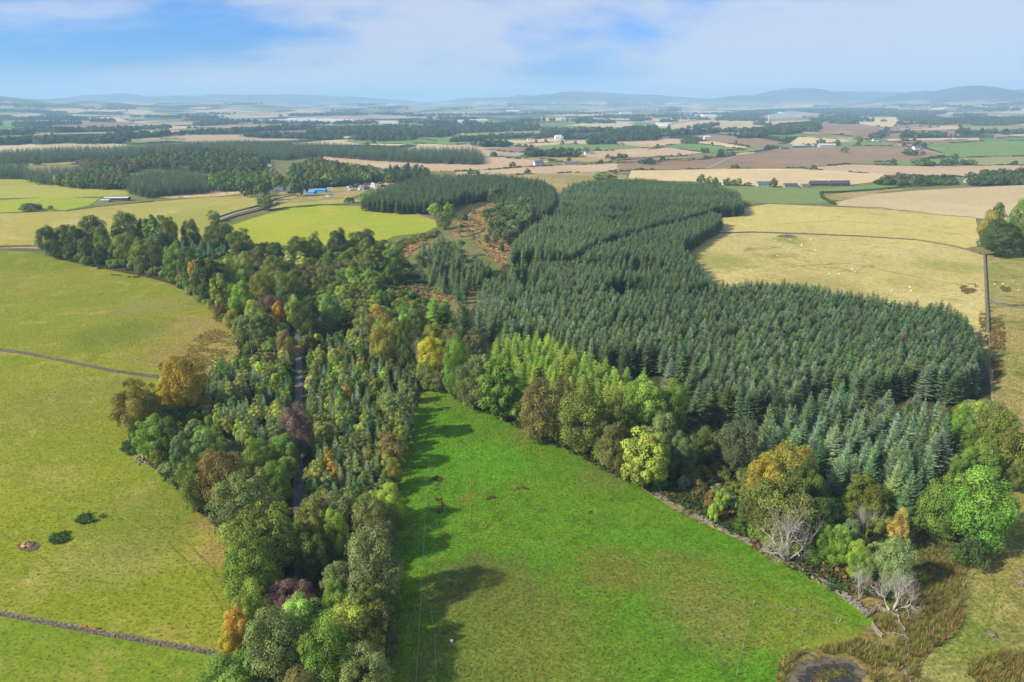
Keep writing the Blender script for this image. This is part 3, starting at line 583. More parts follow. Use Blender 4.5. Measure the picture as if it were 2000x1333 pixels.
FIELDS = [
 ('pasture', [(-700, 500), (0, 488), (60, 494), (150, 515), (250, 530), (330, 550), (400, 590), (455, 640), (470, 690), (440, 730), (330, 745), (240, 728), (120, 706), (0, 688), (-700, 610)], 'left', 2, 'yellow-green pasture left of the wood above the upper stone wall'),
 ('pasture', [(-700, 610), (0, 688), (120, 706), (240, 728), (330, 745), (440, 735), (420, 800), (330, 870), (330, 930), (400, 985), (470, 1060), (500, 1180), (470, 1290), (300, 1259), (150, 1232), (0, 1203), (-900, 1060)], 'left', 3, 'broad olive pasture between the two stone walls'),
 ('pasture', [(-900, 1060), (0, 1203), (150, 1232), (300, 1259), (470, 1290), (520, 1420), (0, 1420), (-900, 1420)], 'left2', 4, 'green pasture below the lower stone wall'),
 ('pasture', [(815, 762), (868, 762), (905, 788), (1010, 830), (1130, 885), (1240, 945), (1330, 1000), (1450, 1055), (1560, 1110), (1640, 1160), (1705, 1205), (1720, 1250), (1700, 1420), (700, 1420), (720, 1250), (745, 1100), (760, 980), (780, 860)], 'green', 2, 'bright green pasture between the left wood and the spruce plantation'),
 ('pasture', [(1270, 500), (1300, 465), (1400, 452), (1540, 458), (1700, 468), (1880, 487), (1922, 500), (1928, 610), (1935, 700), (1900, 660), (1750, 640), (1430, 610), (1320, 570)], 'right', 2, 'dry straw-coloured pasture with sheep above the plantation'),
 ('pasture', [(1330, 470), (1400, 452), (1540, 458), (1700, 468), (1880, 487), (1915, 480), (1905, 425), (1780, 413), (1640, 405), (1500, 399), (1440, 410), (1380, 435)], 'rightup', 3, 'golden dry pasture above the long stone wall'),
 ('pasture', [(1926, 500), (2700, 490), (2900, 1420), (1780, 1420), (1780, 1210), (1880, 1090), (1945, 1050), (1960, 960), (1935, 780), (1932, 650)], 'redge', 2, 'rough pasture along the right edge'),
 ('stubble_field', [(1630, 396), (1700, 380), (1800, 372), (2000, 362), (2400, 355), (2400, 470), (1920, 428), (1780, 412), (1640, 404)], 'pal', 2, 'pale stubble field below the tree belt'),
 ('pasture', [(1405, 366), (1480, 365), (1600, 369), (1780, 357), (1830, 356), (1720, 368), (1620, 379), (1600, 386), (1640, 398), (1500, 399), (1455, 392), (1440, 372)], 'grn', 3, 'green field in front of the row of cottages'),
 ('stubble_field', [(1600, 386), (1620, 380), (1720, 370), (1830, 358), (1800, 366), (1700, 380), (1640, 394)], 'scr', 4, 'brown strip behind the dark hedge'),
 ('pasture', [(420, 462), (455, 440), (500, 425), (560, 408), (640, 402), (740, 405), (800, 415), (850, 430), (855, 443), (830, 455), (770, 462), (720, 485), (600, 510), (480, 490)], 'knoll', 3, 'vivid yellow-green field behind the left wood'),
 ('pasture', [(520, 412), (560, 396), (660, 388), (705, 391), (690, 400), (600, 404), (545, 410)], 'ygr', 2, 'thin pale pasture strip below the farmyard'),
 ('pasture', [(-400, 334), (0, 339), (45, 339), (105, 357), (245, 374), (305, 381), (190, 385), (0, 388), (-400, 388)], 'ygr', 2, 'yellow-green slope at the far left'),
 ('pasture', [(-400, 397), (0, 392), (115, 385), (196, 388), (175, 402), (130, 411), (0, 416), (-400, 422)], 'knoll', 3, 'bright green paddock at the far left'),
 ('pasture', [(-400, 428), (0, 418), (130, 413), (190, 404), (300, 395), (400, 386), (508, 383), (512, 400), (455, 420), (430, 432), (440, 470), (330, 520), (200, 500), (90, 487), (0, 484), (-400, 492)], 'olv', 2, 'tan grazing land behind the left shelterbelt'),
 ('heath', [(300, 389), (340, 380), (470, 366), (490, 378), (400, 386)], 'brk', 3, 'orange rough heath below the conifer block'),
 ('pasture', [(-300, 326), (0, 314), (124, 308), (158, 314), (154, 321), (60, 323), (-300, 332)], 'ygr', 2, 'yellow-green field between two dark belts of conifers'),
 ('stubble_field', [(130, 308), (220, 305), (400, 291), (400, 296), (280, 303), (220, 310), (140, 313)], 'str', 3, 'long thin straw field under the conifer belt'),
 ('pasture', [(238, 276), (360, 270), (362, 275), (240, 281)], 'pgr', 2, None), ('stubble_field', [(0, 276), (96, 268), (100, 272), (20, 278)], 'str', 2, None),
 ('ploughed_field', [(40, 242), (170, 239), (260, 240), (200, 252), (120, 252), (80, 248)], 'brn', 2, None), ('stubble_field', [(124, 252), (174, 246), (210, 250), (140, 257)], 'str', 3, None),
 ('stubble_field', [(168, 231), (236, 231), (260, 239), (180, 239)], 'str', 3, None), ('stubble_field', [(332, 248), (400, 246), (380, 250), (330, 254)], 'str', 3, None),
 ('pasture', [(-100, 240), (70, 237), (40, 248), (-100, 252)], 'grn', 3, None), ('stubble_field', [(80, 214), (250, 210), (248, 218), (140, 222)], 'pal', 2, None),
 ('pasture', [(584, 268), (636, 264), (640, 272), (586, 271)], 'grn', 2, None), ('stubble_field', [(640, 269), (688, 267), (686, 272), (640, 272)], 'str', 3, None), ('pasture', [(494, 264), (574, 259), (580, 269), (520, 268)], 'pgr', 2, None),
 ('stubble_field', [(696, 260), (800, 262), (860, 268), (700, 266)], 'pnk', 2, None), ('pasture', [(670, 276), (800, 268), (880, 280), (800, 282), (700, 281)], 'grn', 3, None), ('stubble_field', [(708, 281), (796, 282), (780, 285), (720, 285)], 'str', 4, None),
 ('pasture', [(460, 298), (512, 296), (554, 302), (524, 312), (490, 306)], 'olv', 2, 'olive field among the dark woods'),
 ('stubble_field', [(605, 294), (700, 305), (800, 310), (980, 307), (1085, 313), (1046, 324), (930, 334), (842, 336), (735, 329), (640, 318), (612, 303)], 'pnk', 2, 'wide pinkish stubble field beyond the conifer wood'),
 ('stubble_field', [(890, 337), (1046, 326), (1205, 320), (1230, 334), (1000, 342), (890, 343)], 'pnk', 3, 'brown stubble strip just behind the plantation'),
 ('scrub_field', [(940, 343), (1060, 338), (1225, 337), (1225, 356), (1130, 362), (1105, 380), (1085, 400), (1075, 380), (1040, 355)], 'scr', 4, 'tan rough ground between the two conifer woods'),
 ('pasture', [(800, 269), (900, 266), (952, 268), (940, 278), (880, 284), (800, 278)], 'grn', 2, None), ('pasture', [(912, 254), (1060, 250), (1056, 268), (952, 270), (904, 264)], 'pgr', 3, None), ('stubble_field', [(854, 264), (912, 254), (904, 266)], 'pnk', 2, None),
 ('stubble_field', [(980, 277), (1060, 272), (1140, 272), (1100, 277), (1000, 282), (940, 280)], 'str', 4, None), ('pasture', [(1014, 288), (1100, 282), (1245, 281), (1290, 290), (1230, 296), (1100, 295)], 'grn', 2, 'long green field in the middle distance'),
 ('ploughed_field', [(940, 292), (1010, 286), (1100, 295), (1000, 298)], 'brn', 3, None), ('stubble_field', [(974, 302), (1080, 294), (1130, 298), (1120, 308), (1000, 306)], 'gry', 4, None), ('stubble_field', [(980, 309), (1080, 308), (1200, 308), (1190, 318), (1090, 316)], 'scr', 5, None),
 ('stubble_field', [(1225, 352), (1233, 334), (1300, 333), (1405, 330), (1566, 330), (1737, 341), (1709, 356), (1650, 363), (1482, 364), (1405, 357), (1300, 354)], 'str', 4, 'pale golden stubble field behind the plantation'),
 ('stubble_field', [(1560, 330), (1650, 322), (1790, 325), (2200, 322), (2200, 350), (1900, 346), (1737, 342)], 'pnk', 3, 'reddish brown stubble strip right of the golden field'),
 ('ploughed_field', [(1205, 320), (1300, 314), (1370, 309), (1468, 300), (1510, 292), (1636, 285), (1765, 286), (1797, 293), (1846, 304), (1790, 313), (1650, 321), (1562, 329), (1405, 330), (1300, 332), (1205, 331)], 'brn', 2, 'large dark ploughed field below the farm sheds'),
 ('pasture', [(1664, 321), (1790, 313), (1867, 308), (1867, 322), (1790, 324)], 'grn', 4, None), ('pasture', [(1804, 283), (1895, 278), (2300, 268), (2300, 300), (1867, 308), (1804, 290)], 'grn', 2, 'big green field at the far right'), ('pasture', [(1864, 309), (2300, 301), (2300, 321), (1867, 323)], 'pgr', 5, None),
 ('pasture', [(1636, 279), (1695, 277), (1748, 281), (1755, 285), (1636, 286)], 'grn', 4, None), ('ploughed_field', [(1560, 256), (1598, 241), (1632, 235), (1734, 251), (1720, 262), (1664, 267)], 'brn', 3, 'brown ploughed rise beside the hilltop wood'),
 ('stubble_field', [(1632, 235), (1685, 231), (1783, 229), (1818, 234), (1737, 250), (1713, 248)], 'str', 4, 'straw-coloured rise against the far woods'), ('ploughed_field', [(1737, 250), (1818, 236), (1930, 234), (1930, 244), (1874, 246), (1758, 255), (1720, 264)], 'brn', 5, None),
 ('stubble_field', [(1758, 251), (1874, 246), (1876, 254), (1758, 257)], 'pal', 6, None), ('ploughed_field', [(1720, 263), (1874, 255), (1878, 266), (1772, 271), (1664, 273)], 'brn', 4, None), ('pasture', [(1878, 246), (2200, 246), (2200, 262), (1881, 259)], 'pgr', 2, None),
 ('stubble_field', [(1734, 272), (1912, 270), (1912, 274), (1734, 276)], 'str', 5, None), ('ploughed_field', [(1737, 277), (1916, 274), (1895, 278), (1804, 283)], 'brn', 6, None),
 ('ploughed_field', [(1348, 266), (1392, 263), (1480, 270), (1540, 280), (1480, 288), (1390, 276)], 'brn', 2, None), ('stubble_field', [(1360, 278), (1390, 276), (1464, 288), (1440, 290), (1370, 282)], 'str', 3, None), ('pasture', [(1296, 288), (1328, 281), (1370, 282), (1448, 291), (1380, 299)], 'grn', 4, None),
 ('stubble_field', [(1200, 274), (1276, 271), (1336, 272), (1328, 281), (1270, 289), (1200, 282)], 'pnk', 3, None), ('stubble_field', [(1130, 297), (1280, 289), (1312, 290), (1378, 299), (1320, 305), (1150, 311)], 'pnk', 5, None), ('ploughed_field', [(1200, 315), (1340, 305), (1440, 301), (1390, 311), (1250, 319)], 'brn', 6, None),
 ('stubble_field', [(1380, 311), (1440, 301), (1400, 302), (1460, 299), (1510, 291), (1468, 300)], 'str', 7, None), ('pasture', [(1412, 297), (1510, 290), (1460, 299)], 'pgr', 6, None), ('stubble_field', [(1306, 244), (1380, 235), (1500, 238), (1592, 235), (1588, 242), (1454, 252), (1376, 256), (1308, 256)], 'pal', 2, None),
 ('stubble_field', [(1540, 282), (1560, 268), (1640, 272), (1660, 276), (1600, 283)], 'str', 3, None), ('stubble_field', [(1478, 225), (1530, 217), (1620, 222), (1560, 232), (1480, 233)], 'gry', 2, None), ('stubble_field', [(1800, 216), (1850, 208), (1840, 218)], 'str', 2, None), ('stubble_field', [(1860, 212), (1920, 208), (1950, 212), (1880, 216)], 'str', 2, None),
 ('stubble_field', [(1105, 223), (1180, 220), (1178, 228), (1115, 227)], 'str', 2, None), ('stubble_field', [(1035, 233), (1100, 230), (1120, 236), (1040, 238)], 'str', 2, None),
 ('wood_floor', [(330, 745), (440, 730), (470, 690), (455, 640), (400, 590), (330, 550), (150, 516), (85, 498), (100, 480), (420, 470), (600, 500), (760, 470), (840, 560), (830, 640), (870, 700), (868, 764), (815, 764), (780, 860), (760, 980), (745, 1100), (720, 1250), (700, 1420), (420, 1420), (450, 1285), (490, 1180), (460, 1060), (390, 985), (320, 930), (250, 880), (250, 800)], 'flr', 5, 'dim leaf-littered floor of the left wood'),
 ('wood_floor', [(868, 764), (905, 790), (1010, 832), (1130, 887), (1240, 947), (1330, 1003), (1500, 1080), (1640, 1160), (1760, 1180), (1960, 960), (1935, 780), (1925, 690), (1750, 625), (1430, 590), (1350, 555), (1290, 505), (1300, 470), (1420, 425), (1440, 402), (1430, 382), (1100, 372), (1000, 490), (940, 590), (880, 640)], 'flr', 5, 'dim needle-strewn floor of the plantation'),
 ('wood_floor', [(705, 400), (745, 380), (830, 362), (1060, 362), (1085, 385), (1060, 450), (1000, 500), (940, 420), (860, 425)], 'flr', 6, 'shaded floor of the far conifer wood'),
 ('bracken_clearing', [(882, 458), (898, 432), (926, 412), (962, 397), (988, 400), (966, 422), (952, 444), (930, 456), (905, 464)], 'brk', 9, 'orange bracken clearing below the tall pines'),
 ('bracken_clearing', [(928, 462), (955, 448), (978, 462), (998, 488), (1004, 512), (982, 520), (956, 502), (938, 482)], 'brk', 9, 'orange bracken strip under the stand of bare-stemmed conifers'),
 ('farmyard', [(525, 392), (545, 374), (600, 366), (660, 358), (760, 350), (785, 356), (740, 366), (705, 378), (690, 388), (640, 390), (560, 398)], 'scr', 7, 'worn brown ground of the farmyard'),
 ('bracken_clearing', [(775, 500), (790, 480), (815, 472), (835, 476), (805, 490), (790, 508)], 'brk', 9, 'small orange bracken patch beside the yellow-green field'),
 ('bracken_clearing', [(770, 556), (810, 555), (850, 566), (880, 580), (875, 590), (830, 588), (800, 572)], 'brk', 9, 'orange bracken patch in the middle of the wood'),
 ('bracken_clearing', [(570, 690), (600, 655), (615, 662), (592, 690)], 'brk', 9, 'orange verge at the bend of the lane'),
 ('scrub_clearing', [(1300, 860), (1330, 790), (1400, 800), (1500, 850), (1470, 960), (1420, 1020), (1330, 985), (1290, 930)], 'redge', 9, 'rough grassy glade beside the plantation'),
 ('bracken_margin', [(1240, 935), (1330, 985), (1400, 1010), (1460, 1040), (1550, 1100), (1640, 1150), (1720, 1165), (1720, 1200), (1640, 1165), (1560, 1114), (1450, 1059), (1330, 1004), (1240, 949)], 'scr', 10, 'brown rough margin along the ruined wall'),
 ('rushy_ground', [(1700, 1215), (1735, 1195), (1760, 1120), (1790, 1010), (1850, 1050), (1880, 1095), (1880, 1160), (1880, 1230), (1790, 1290), (1790, 1420), (1500, 1420), (1520, 1300), (1560, 1270), (1660, 1265)], 'rsh', 10, 'brown rushy ground around the pond'),
 ('rushy_ground', [(360, 700), (370, 665), (420, 640), (460, 660), (470, 690), (440, 735), (385, 735)], 'rsl', 6, 'yellow-brown rushy corner of the left pasture'),
]
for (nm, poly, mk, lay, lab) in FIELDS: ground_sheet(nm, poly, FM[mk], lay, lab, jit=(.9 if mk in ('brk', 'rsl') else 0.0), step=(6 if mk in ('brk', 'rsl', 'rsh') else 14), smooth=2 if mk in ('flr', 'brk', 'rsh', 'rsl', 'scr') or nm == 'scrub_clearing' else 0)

LP = np.stack(unproj(*dense([(578, 610), (583, 690), (584, 760), (583, 850), (583, 950), (584, 1060), (586, 1130), (588, 1220), (590, 1345), (592, 1420)], 6, False).T), 1)
def lane_dist(x, y):
    return np.min(np.hypot(np.asarray(x)[:, None] - LP[None, :, 0], np.asarray(y)[:, None] - LP[None, :, 1]), axis=1)
# road through the wood, farm lane, pond, worn tracks
M_ASPH = plain_mat('asphalt', (.115, .112, .115), 0.85, 0.25, 0.6); M_GRAVEL = plain_mat('gravel_track', (.30, .26, .20), 0.9, 0.25, 0.8)
strip('lane', [(578, 610), (583, 690), (584, 760), (583, 850), (583, 950), (584, 1060), (586, 1130), (588, 1220), (590, 1345), (592, 1420)], 2.6, M_ASPH, 8, 'narrow tarmac lane running through the left wood')
strip('road', [(-300, 496), (0, 489), (55, 488), (95, 490), (140, 505), (250, 520), (330, 542), (400, 580), (460, 640), (520, 668), (578, 690)], 3.6, M_ASPH, 8, 'tarmac road curving round the left shelterbelt')
strip('farm_lane', [(420, 432), (460, 418), (520, 403), (545, 392), (580, 384), (640, 380), (700, 374)], 3.2, M_GRAVEL, 8, 'walled farm lane climbing to the farmyard')
strip('farm_track', [(655, 366), (680, 358), (720, 352), (780, 342)], 3.5, M_GRAVEL, 8, 'pale track behind the farmyard')
strip('farm_track', [(1380, 330), (1420, 312), (1445, 304), (1500, 296), (1560, 288)], 4, M_GRAVEL, 9, 'pale farm track below the sheds')
M_TRK = field_mat('trodden_grass', (.115, .165, .016), (.15, .18, .02), (.19, .20, .03), big=0.15, med=0.5, fine=2.0, fine_amt=0.35, c3_at=(.45, .55))
M_TRK2 = field_mat('dry_path', (.27, .235, .06), (.22, .21, .04), (.17, .19, .03), big=0.15, med=0.4, fine=2.0, fine_amt=0.35, c3_at=(.42, .56))
for k, t in enumerate([[(322, 1055), (390, 1120), (430, 1180), (447, 1240)], [(345, 1040), (415, 1110), (445, 1165), (452, 1220)], [(78, 1085), (110, 1118), (170, 1132), (260, 1148)], [(0, 1040), (30, 1058)]]):
    strip('worn_track', t, 0.32, M_TRK, 6, ['dark wheel track curving down the left pasture', 'second wheel track beside the wood edge', 'faint curved path leading from the bare pit', 'faint path running to the bare pit'][k])
for k, t in enumerate([[(918, 915), (920, 980), (916, 1060)], [(1005, 955), (970, 1000), (940, 1040)]]):
    strip('worn_track', t, 0.4, M_TRK, 6, ['dark wheel line in the bright green pasture', 'slanting wheel line near the brown patches'][k])
for k, t in enumerate([[(0, 560), (90, 580), (190, 600), (290, 622), (380, 628)], [(60, 760), (130, 800), (180, 860), (230, 890)], [(0, 930), (110, 960), (220, 1000), (330, 1060)], [(1480, 500), (1560, 520), (1660, 515), (1780, 540), (1890, 560)], [(1500, 440), (1620, 432), (1760, 440), (1880, 460)]]):
    strip('worn_track', t, 0.5 if k > 2 else 0.4, M_TRK2, 6, ['faint sheep path in the upper left pasture', 'faint sheep path leading to the rubble pile', 'faint sheep path across the lower left pasture', 'sheep path across the dry pasture', 'sheep path along the golden pasture'][k])
strip('worn_track', [(1925, 1300), (1930, 1220), (1945, 1160), (1935, 1110)], 0.4, M_TRK, 6, 'sheep path in the right edge pasture')
def water_mat():
    m, nt, b, o = newmat('pond_water'); g = nd(nt, 'ShaderNodeNewGeometry'); n = noise(nt, g.outputs['Position'], 0.9, 5, 0.6)
    nt.links.new(mixc(nt, ramp(nt, n, 0.5, 0.6), (.035, .032, .03), (.09, .06, .025)), b.inputs['Base Color']); b.inputs['Roughness'].default_value = 0.12
    bp = nd(nt, 'ShaderNodeBump'); bp.inputs['Strength'].default_value = 0.15; bp.inputs['Distance'].default_value = 0.02; nt.links.new(noise(nt, g.outputs['Position'], 4, 3), bp.inputs['Height']); nt.links.new(bp.outputs[0], b.inputs['Normal']); return m
M_MUD = field_mat('pond_mud', (.10, .085, .055), (.15, .125, .085), (.075, .065, .04), big=0.2, med=0.8, fine=3, fine_amt=0.3)
ground_sheet('pond_bank', [(1538, 1335), (1545, 1304), (1580, 1287), (1640, 1284), (1675, 1297), (1692, 1330), (1700, 1420), (1530, 1420)], M_MUD, 14, 'grey muddy bank of the pond', smooth=3, step=5, jit=.35)
ground_sheet('pond', [(1556, 1335), (1572, 1308), (1610, 1296), (1650, 1300), (1676, 1318), (1688, 1345), (1694, 1420), (1545, 1420)], water_mat(), 18, 'dark shallow pond at the bottom edge', smooth=3, step=5, jit=.38)
# ------------------------------------------------------------------ woods: hand-placed trees (column, foot row, top row, width in photo pixels -> place and size on the ground)
SB = 'trees of the left shelterbelt'; NW = 'trees of the left wood'; FE = 'trees along the bright pasture edge'; SE = 'trees beside the dead trees'; RE = 'trees at the right edge'
T = [
 # shelterbelt, far left
 (98, 497, 441, 38, 'dome', 'dark', 'first dark tree at the road end of the shelterbelt', SB), (128, 493, 442, 28, 'dome', 'brown', 'brownish tree second from the road in the shelterbelt', SB), (150, 503, 437, 46, 'dome', 'dark', 'big dark dome third from the road in the shelterbelt', SB),
 (188, 495, 422, 54, 'dome', 'dark', 'tallest dark dome in the left half of the shelterbelt', SB), (118, 507, 471, 27, 'dome', 'deep', 'low dark round tree in front at the shelterbelt road end', SB), (142, 510, 476, 30, 'dome', 'dark', 'low olive tree in the front row under the big dome', SB),
 (174, 512, 466, 28, 'lobed', 'dark', 'small dark lobed tree in the front row of the shelterbelt', SB), (206, 506, 438, 32, 'dome', 'olive', 'olive-brown tree right of the tallest left dome', SB), (211, 512, 464, 30, 'lobed', 'olive', 'yellowish green tree halfway down the shelterbelt front', SB), (200, 518, 481, 28, 'dome', 'deep', 'very dark low tree at the shelterbelt foot', SB),
 (253, 486, 415, 48, 'dome', 'dark', 'highest dark dome in the shelterbelt centre', SB), (284, 485, 426, 20, 'column', 'dark', 'narrow dark tree beside the central dome', SB), (304, 488, 419, 30, 'column', 'mid', 'upright greener tree right of the narrow one', SB), (333, 490, 419, 42, 'dome', 'olive', 'olive dome right of the shelterbelt centre', SB),
 (252, 516, 457, 50, 'dome', 'olive', 'wide olive tree in front of the central dome', SB), (293, 527, 466, 62, 'dome', 'olive', 'widest olive tree at the pasture side of the shelterbelt', SB), (376, 488, 430, 36, 'dome', 'dark', 'flat-topped dark tree against the yellow-green field', SB), (432, 492, 429, 58, 'dome', 'dark', 'broad dark tree pair behind the shelterbelt spruces', SB),
 (347, 538, 475, 40, 'lobed', 'bright', 'light green drooping tree at the shelterbelt corner', SB), (378, 548, 483, 46, 'dome', 'dark', 'dark tree right of the light green corner tree', SB), (472, 500, 446, 48, 'dome', 'olive', 'rounded olive tree under the yellow-green field', SB), (225, 517, 478, 22, 'lobed', 'mid', 'mid green tree in the shelterbelt front row', SB), (318, 495, 450, 24, 'column', 'bluegr', 'bluish tree behind the widest olive tree', SB),
 # north part of the left wood
 (412, 585, 499, 62, 'column', 'dark', 'large dark green tree beside the orange one on the pasture edge', NW), (386, 572, 506, 22, 'column', 'orange', 'slim orange tree on the upper pasture edge', NW), (450, 578, 504, 38, 'lobed', 'ygrn', 'yellow-green tree behind the large dark edge tree', NW), (437, 612, 534, 34, 'column', 'ygrn', 'tall yellow-green tree at the pasture edge', NW),
 (478, 556, 494, 36, 'lobed', 'ygrn', 'yellow-topped tree in the north of the wood', NW), (505, 535, 483, 38, 'dome', 'brown', 'dark brown dome below the yellow-green field', NW), (541, 530, 479, 34, 'dome', 'deep', 'near-black round tree below the yellow-green field', NW), (540, 556, 499, 48, 'dome', 'olive', 'olive tree in the upper middle of the wood', NW),
 (585, 516, 462, 46, 'dome', 'dark', 'dark dome standing up against the yellow-green field', NW), (618, 510, 456, 26, 'lobed', 'olive', 'small olive tree between two dark domes', NW), (566, 535, 487, 17, 'birch', 'pale', 'pale narrow birch left of the wider pale one', NW), (594, 540, 491, 24, 'birch', 'pale', 'wider pale yellow birch in the upper wood', NW),
 (516, 597, 532, 48, 'dome', 'bgold', 'olive dome with golden top in the middle of the wood', NW), (478, 628, 550, 48, 'lobed', 'bright', 'fresh green tree with lime top at the pasture edge', NW), (568, 598, 537, 54, 'dome', 'dark', 'wide dark tree in the middle of the wood', NW), (535, 632, 576, 54, 'dome', 'copper', 'purple-brown copper tree in the upper wood', NW),
 (547, 642, 591, 24, 'lobed', 'orange', 'small orange tree in front of the upper copper tree', NW), (577, 642, 582, 32, 'lobed', 'ygrn', 'yellow-green tree right of the small orange tree', NW), (607, 664, 580, 54, 'dome', 'deep', 'large dark tree behind the lane bend', NW), (418, 610, 582, 18, 'bush', 'brown', 'small brown bush at the upper pasture edge', NW),
 (433, 628, 590, 22, 'lobed', 'russet', 'small russet tree at the pasture edge', NW), (457, 646, 607, 30, 'lobed', 'bgold', 'orange-brown round tree at the rushy corner', NW), (502, 648, 590, 38, 'lobed', 'ygrn', 'yellowish tree behind the tall pines', NW), (398, 560, 520, 26, 'dome', 'deep', 'dark tree tucked behind the orange edge tree', NW), (402, 592, 555, 24, 'lobed', 'dark', 'dark small tree under the orange edge tree', NW),
 (664, 506, 446, 38, 'dome', 'deep', 'upright dark tree alone against the yellow-green field', NW), (712, 500, 449, 58, 'dome', 'deep', 'broad dark tree at the corner of the yellow-green field', NW), (718, 515, 466, 30, 'lobed', 'olive', 'olive tree in front of the broad dark corner tree', NW), (733, 550, 479, 48, 'column', 'olive', 'tall olive tree with yellowing left side', NW),
 (771, 558, 514, 36, 'dome', 'dark', 'dark green tree beside the middle bracken patch', NW), (768, 524, 481, 38, 'lobed', 'mid', 'green tree left of the upper bracken patch', NW), (640, 548, 505, 36, 'dome', 'olive', 'olive tree behind the pale green thicket', NW), (648, 650, 580, 42, 'lobed', 'bluegr', 'blue-green tree with ivy at the thicket edge', NW), (690, 520, 484, 30, 'lobed', 'olive', 'low olive tree between the dark corner trees', NW),
 (713, 672, 604, 42, 'thin', 'grey', 'thin grey-leaved tree left of the big golden tree', NW), (760, 716, 614, 68, 'dome', 'bgold', 'big golden-topped tree above the young planting', NW), (798, 722, 626, 44, 'dome', 'dark', 'tall dark tree right of the big golden tree', NW), (815, 672, 606, 36, 'lobed', 'dark', 'dark tree behind the yellow tree', NW), (740, 640, 596, 34, 'lobed', 'bfall', 'amber small tree in the middle of the wood', NW),
 (849, 700, 633, 42, 'dome', 'bgold', 'amber dome just above the bright yellow tree', NW), (884, 705, 637, 44, 'dome', 'brown', 'brownish dome right of the amber one', NW), (925, 705, 644, 48, 'dome', 'brown', 'brown dome before the dark spruce stand', NW), (842, 735, 660, 52, 'lobed', 'ylw', 'bright yellow tree at the head of the bright pasture', NW),
 (895, 748, 659, 46, 'lobed', 'mid', 'green tree right of the bright yellow tree', NW), (888, 780, 674, 40, 'lobed', 'bright', 'bright green tree at the top corner of the pasture', NW), (855, 765, 726, 46, 'thin', 'brown', 'leafless brownish scrub at the head of the bright pasture', NW), (830, 760, 705, 30, 'thin', 'grey', 'thin grey tree beside the head of the bright pasture', NW),
 (850, 655, 575, 40, 'larch', 'larch', 'left larch of two behind the amber dome', NW), (874, 652, 582, 40, 'larch', 'larch', 'right larch of two behind the amber dome', NW), (907, 668, 567, 48, 'widespruce', 'spruce', 'large dark spruce at the left tip of the plantation', NW), (936, 672, 563, 42, 'widespruce', 'silver', 'silvery spruce at the left tip of the plantation', NW),
 # right side of the bright pasture
 (925, 802, 699, 62, 'dome', 'grey', 'grey-green leaning dome at the upper pasture edge', FE), (972, 818, 701, 66, 'column', 'bright', 'big drooping bright green tree at the pasture edge', FE), (1058, 860, 742, 84, 'dome', 'brown', 'dense dark brown-green dome before the larches', FE), (1133, 884, 767, 98, 'dome', 'olive', 'wide olive-brown dome in the middle of the pasture edge', FE),
 (1197, 922, 821, 68, 'dome', 'brown', 'smaller brown tree left of the ivy-green one', FE), (1258, 955, 833, 84, 'column', 'ygrn', 'yellow-green ivy-clad tree at the bulge of the pasture edge', FE), (1250, 850, 736, 78, 'lobed', 'larch', 'big soft green tree at the right end of the larches', FE), (1292, 908, 806, 62, 'lobed', 'grey', 'grey-green willow behind the ivy-clad tree', FE),
 (1328, 935, 845, 52, 'lobed', 'bluegr', 'dull green willow at the glade edge', FE), (1312, 845, 744, 54, 'lobed', 'mid', 'shaded green tree at the far end of the larches', FE), (1205, 870, 770, 56, 'dome', 'olive', 'olive tree peeping over the brown edge tree', FE), (1010, 822, 720, 46, 'larch', 'larch', 'larch with a bare stem beside the drooping bright tree', FE), (1095, 830, 738, 46, 'thin', 'brown', 'thin brown tree between the two wide domes', FE),
 # near the dead trees
 (1531, 985, 870, 112, 'dome', 'bgold', 'large brown-gold oak in front of the spruces', SE), (1484, 1010, 888, 66, 'lobed', 'gold', 'golden tree left of the brown-gold oak', SE), (1518, 1048, 930, 128, 'dome', 'olive', 'massive olive oak behind the big dead tree', SE), (1681, 1012, 929, 74, 'dome', 'olive', 'round olive oak above the small dead tree', SE),
 (1829, 1052, 938, 84, 'dome', 'mid', 'left half green tree of the bright clump', SE), (1895, 1068, 927, 112, 'lobed', 'bright', 'large bright green tree at the rushy corner', SE), (1611, 1098, 1028, 38, 'lobed', 'mid', 'small green tree right of the big dead tree', SE), (1632, 1105, 1034, 42, 'lobed', 'bright', 'fresh green small tree below the olive oak', SE),
 (1665, 1122, 1056, 34, 'lobed', 'lime', 'small lime-yellow tree among the dead trees', SE), (1682, 1135, 1076, 44, 'lobed', 'mid', 'green tree behind the cluster of dead stems', SE), (1655, 1082, 1018, 42, 'lobed', 'bluegr', 'blue-green tree left of the small dead tree', SE), (1736, 1150, 1050, 66, 'dome', (.078, .112, .038), 'pale blue-green round-headed tree near the rushes', SE),
 (1746, 1080, 1000, 36, 'thin', 'bfall', 'sparse amber birch beside the rushes', SE), (1893, 1108, 1056, 44, 'bush', 'deep', 'dark bush at the wall corner', SE), (1870, 1098, 1066, 34, 'bush', 'dark', 'smaller dark bush left of the wall corner', SE), (1407, 1000, 954, 26, 'lobed', 'lime', 'small lime shrub in the rough margin', SE), (1392, 1020, 985, 18, 'bush', 'lime', 'lime bush left of the lime shrub', SE),
 (1438, 925, 815, 74, 'dome', (.05, .062, .03), 'dark holly-like tree in the glade', SE), (1365, 905, 838, 50, 'lobed', 'dark', 'dark tree behind the dull green willow', SE), (1445, 1040, 985, 34, 'youngspruce', 'dark', 'small dark conifer left of the massive oak', SE), (1560, 1010, 900, 60, 'lobed', 'dark', 'dark crown right of the brown-gold oak', SE), (1590, 1065, 975, 60, 'lobed', 'deep', 'deep green tree right of the massive oak', SE),
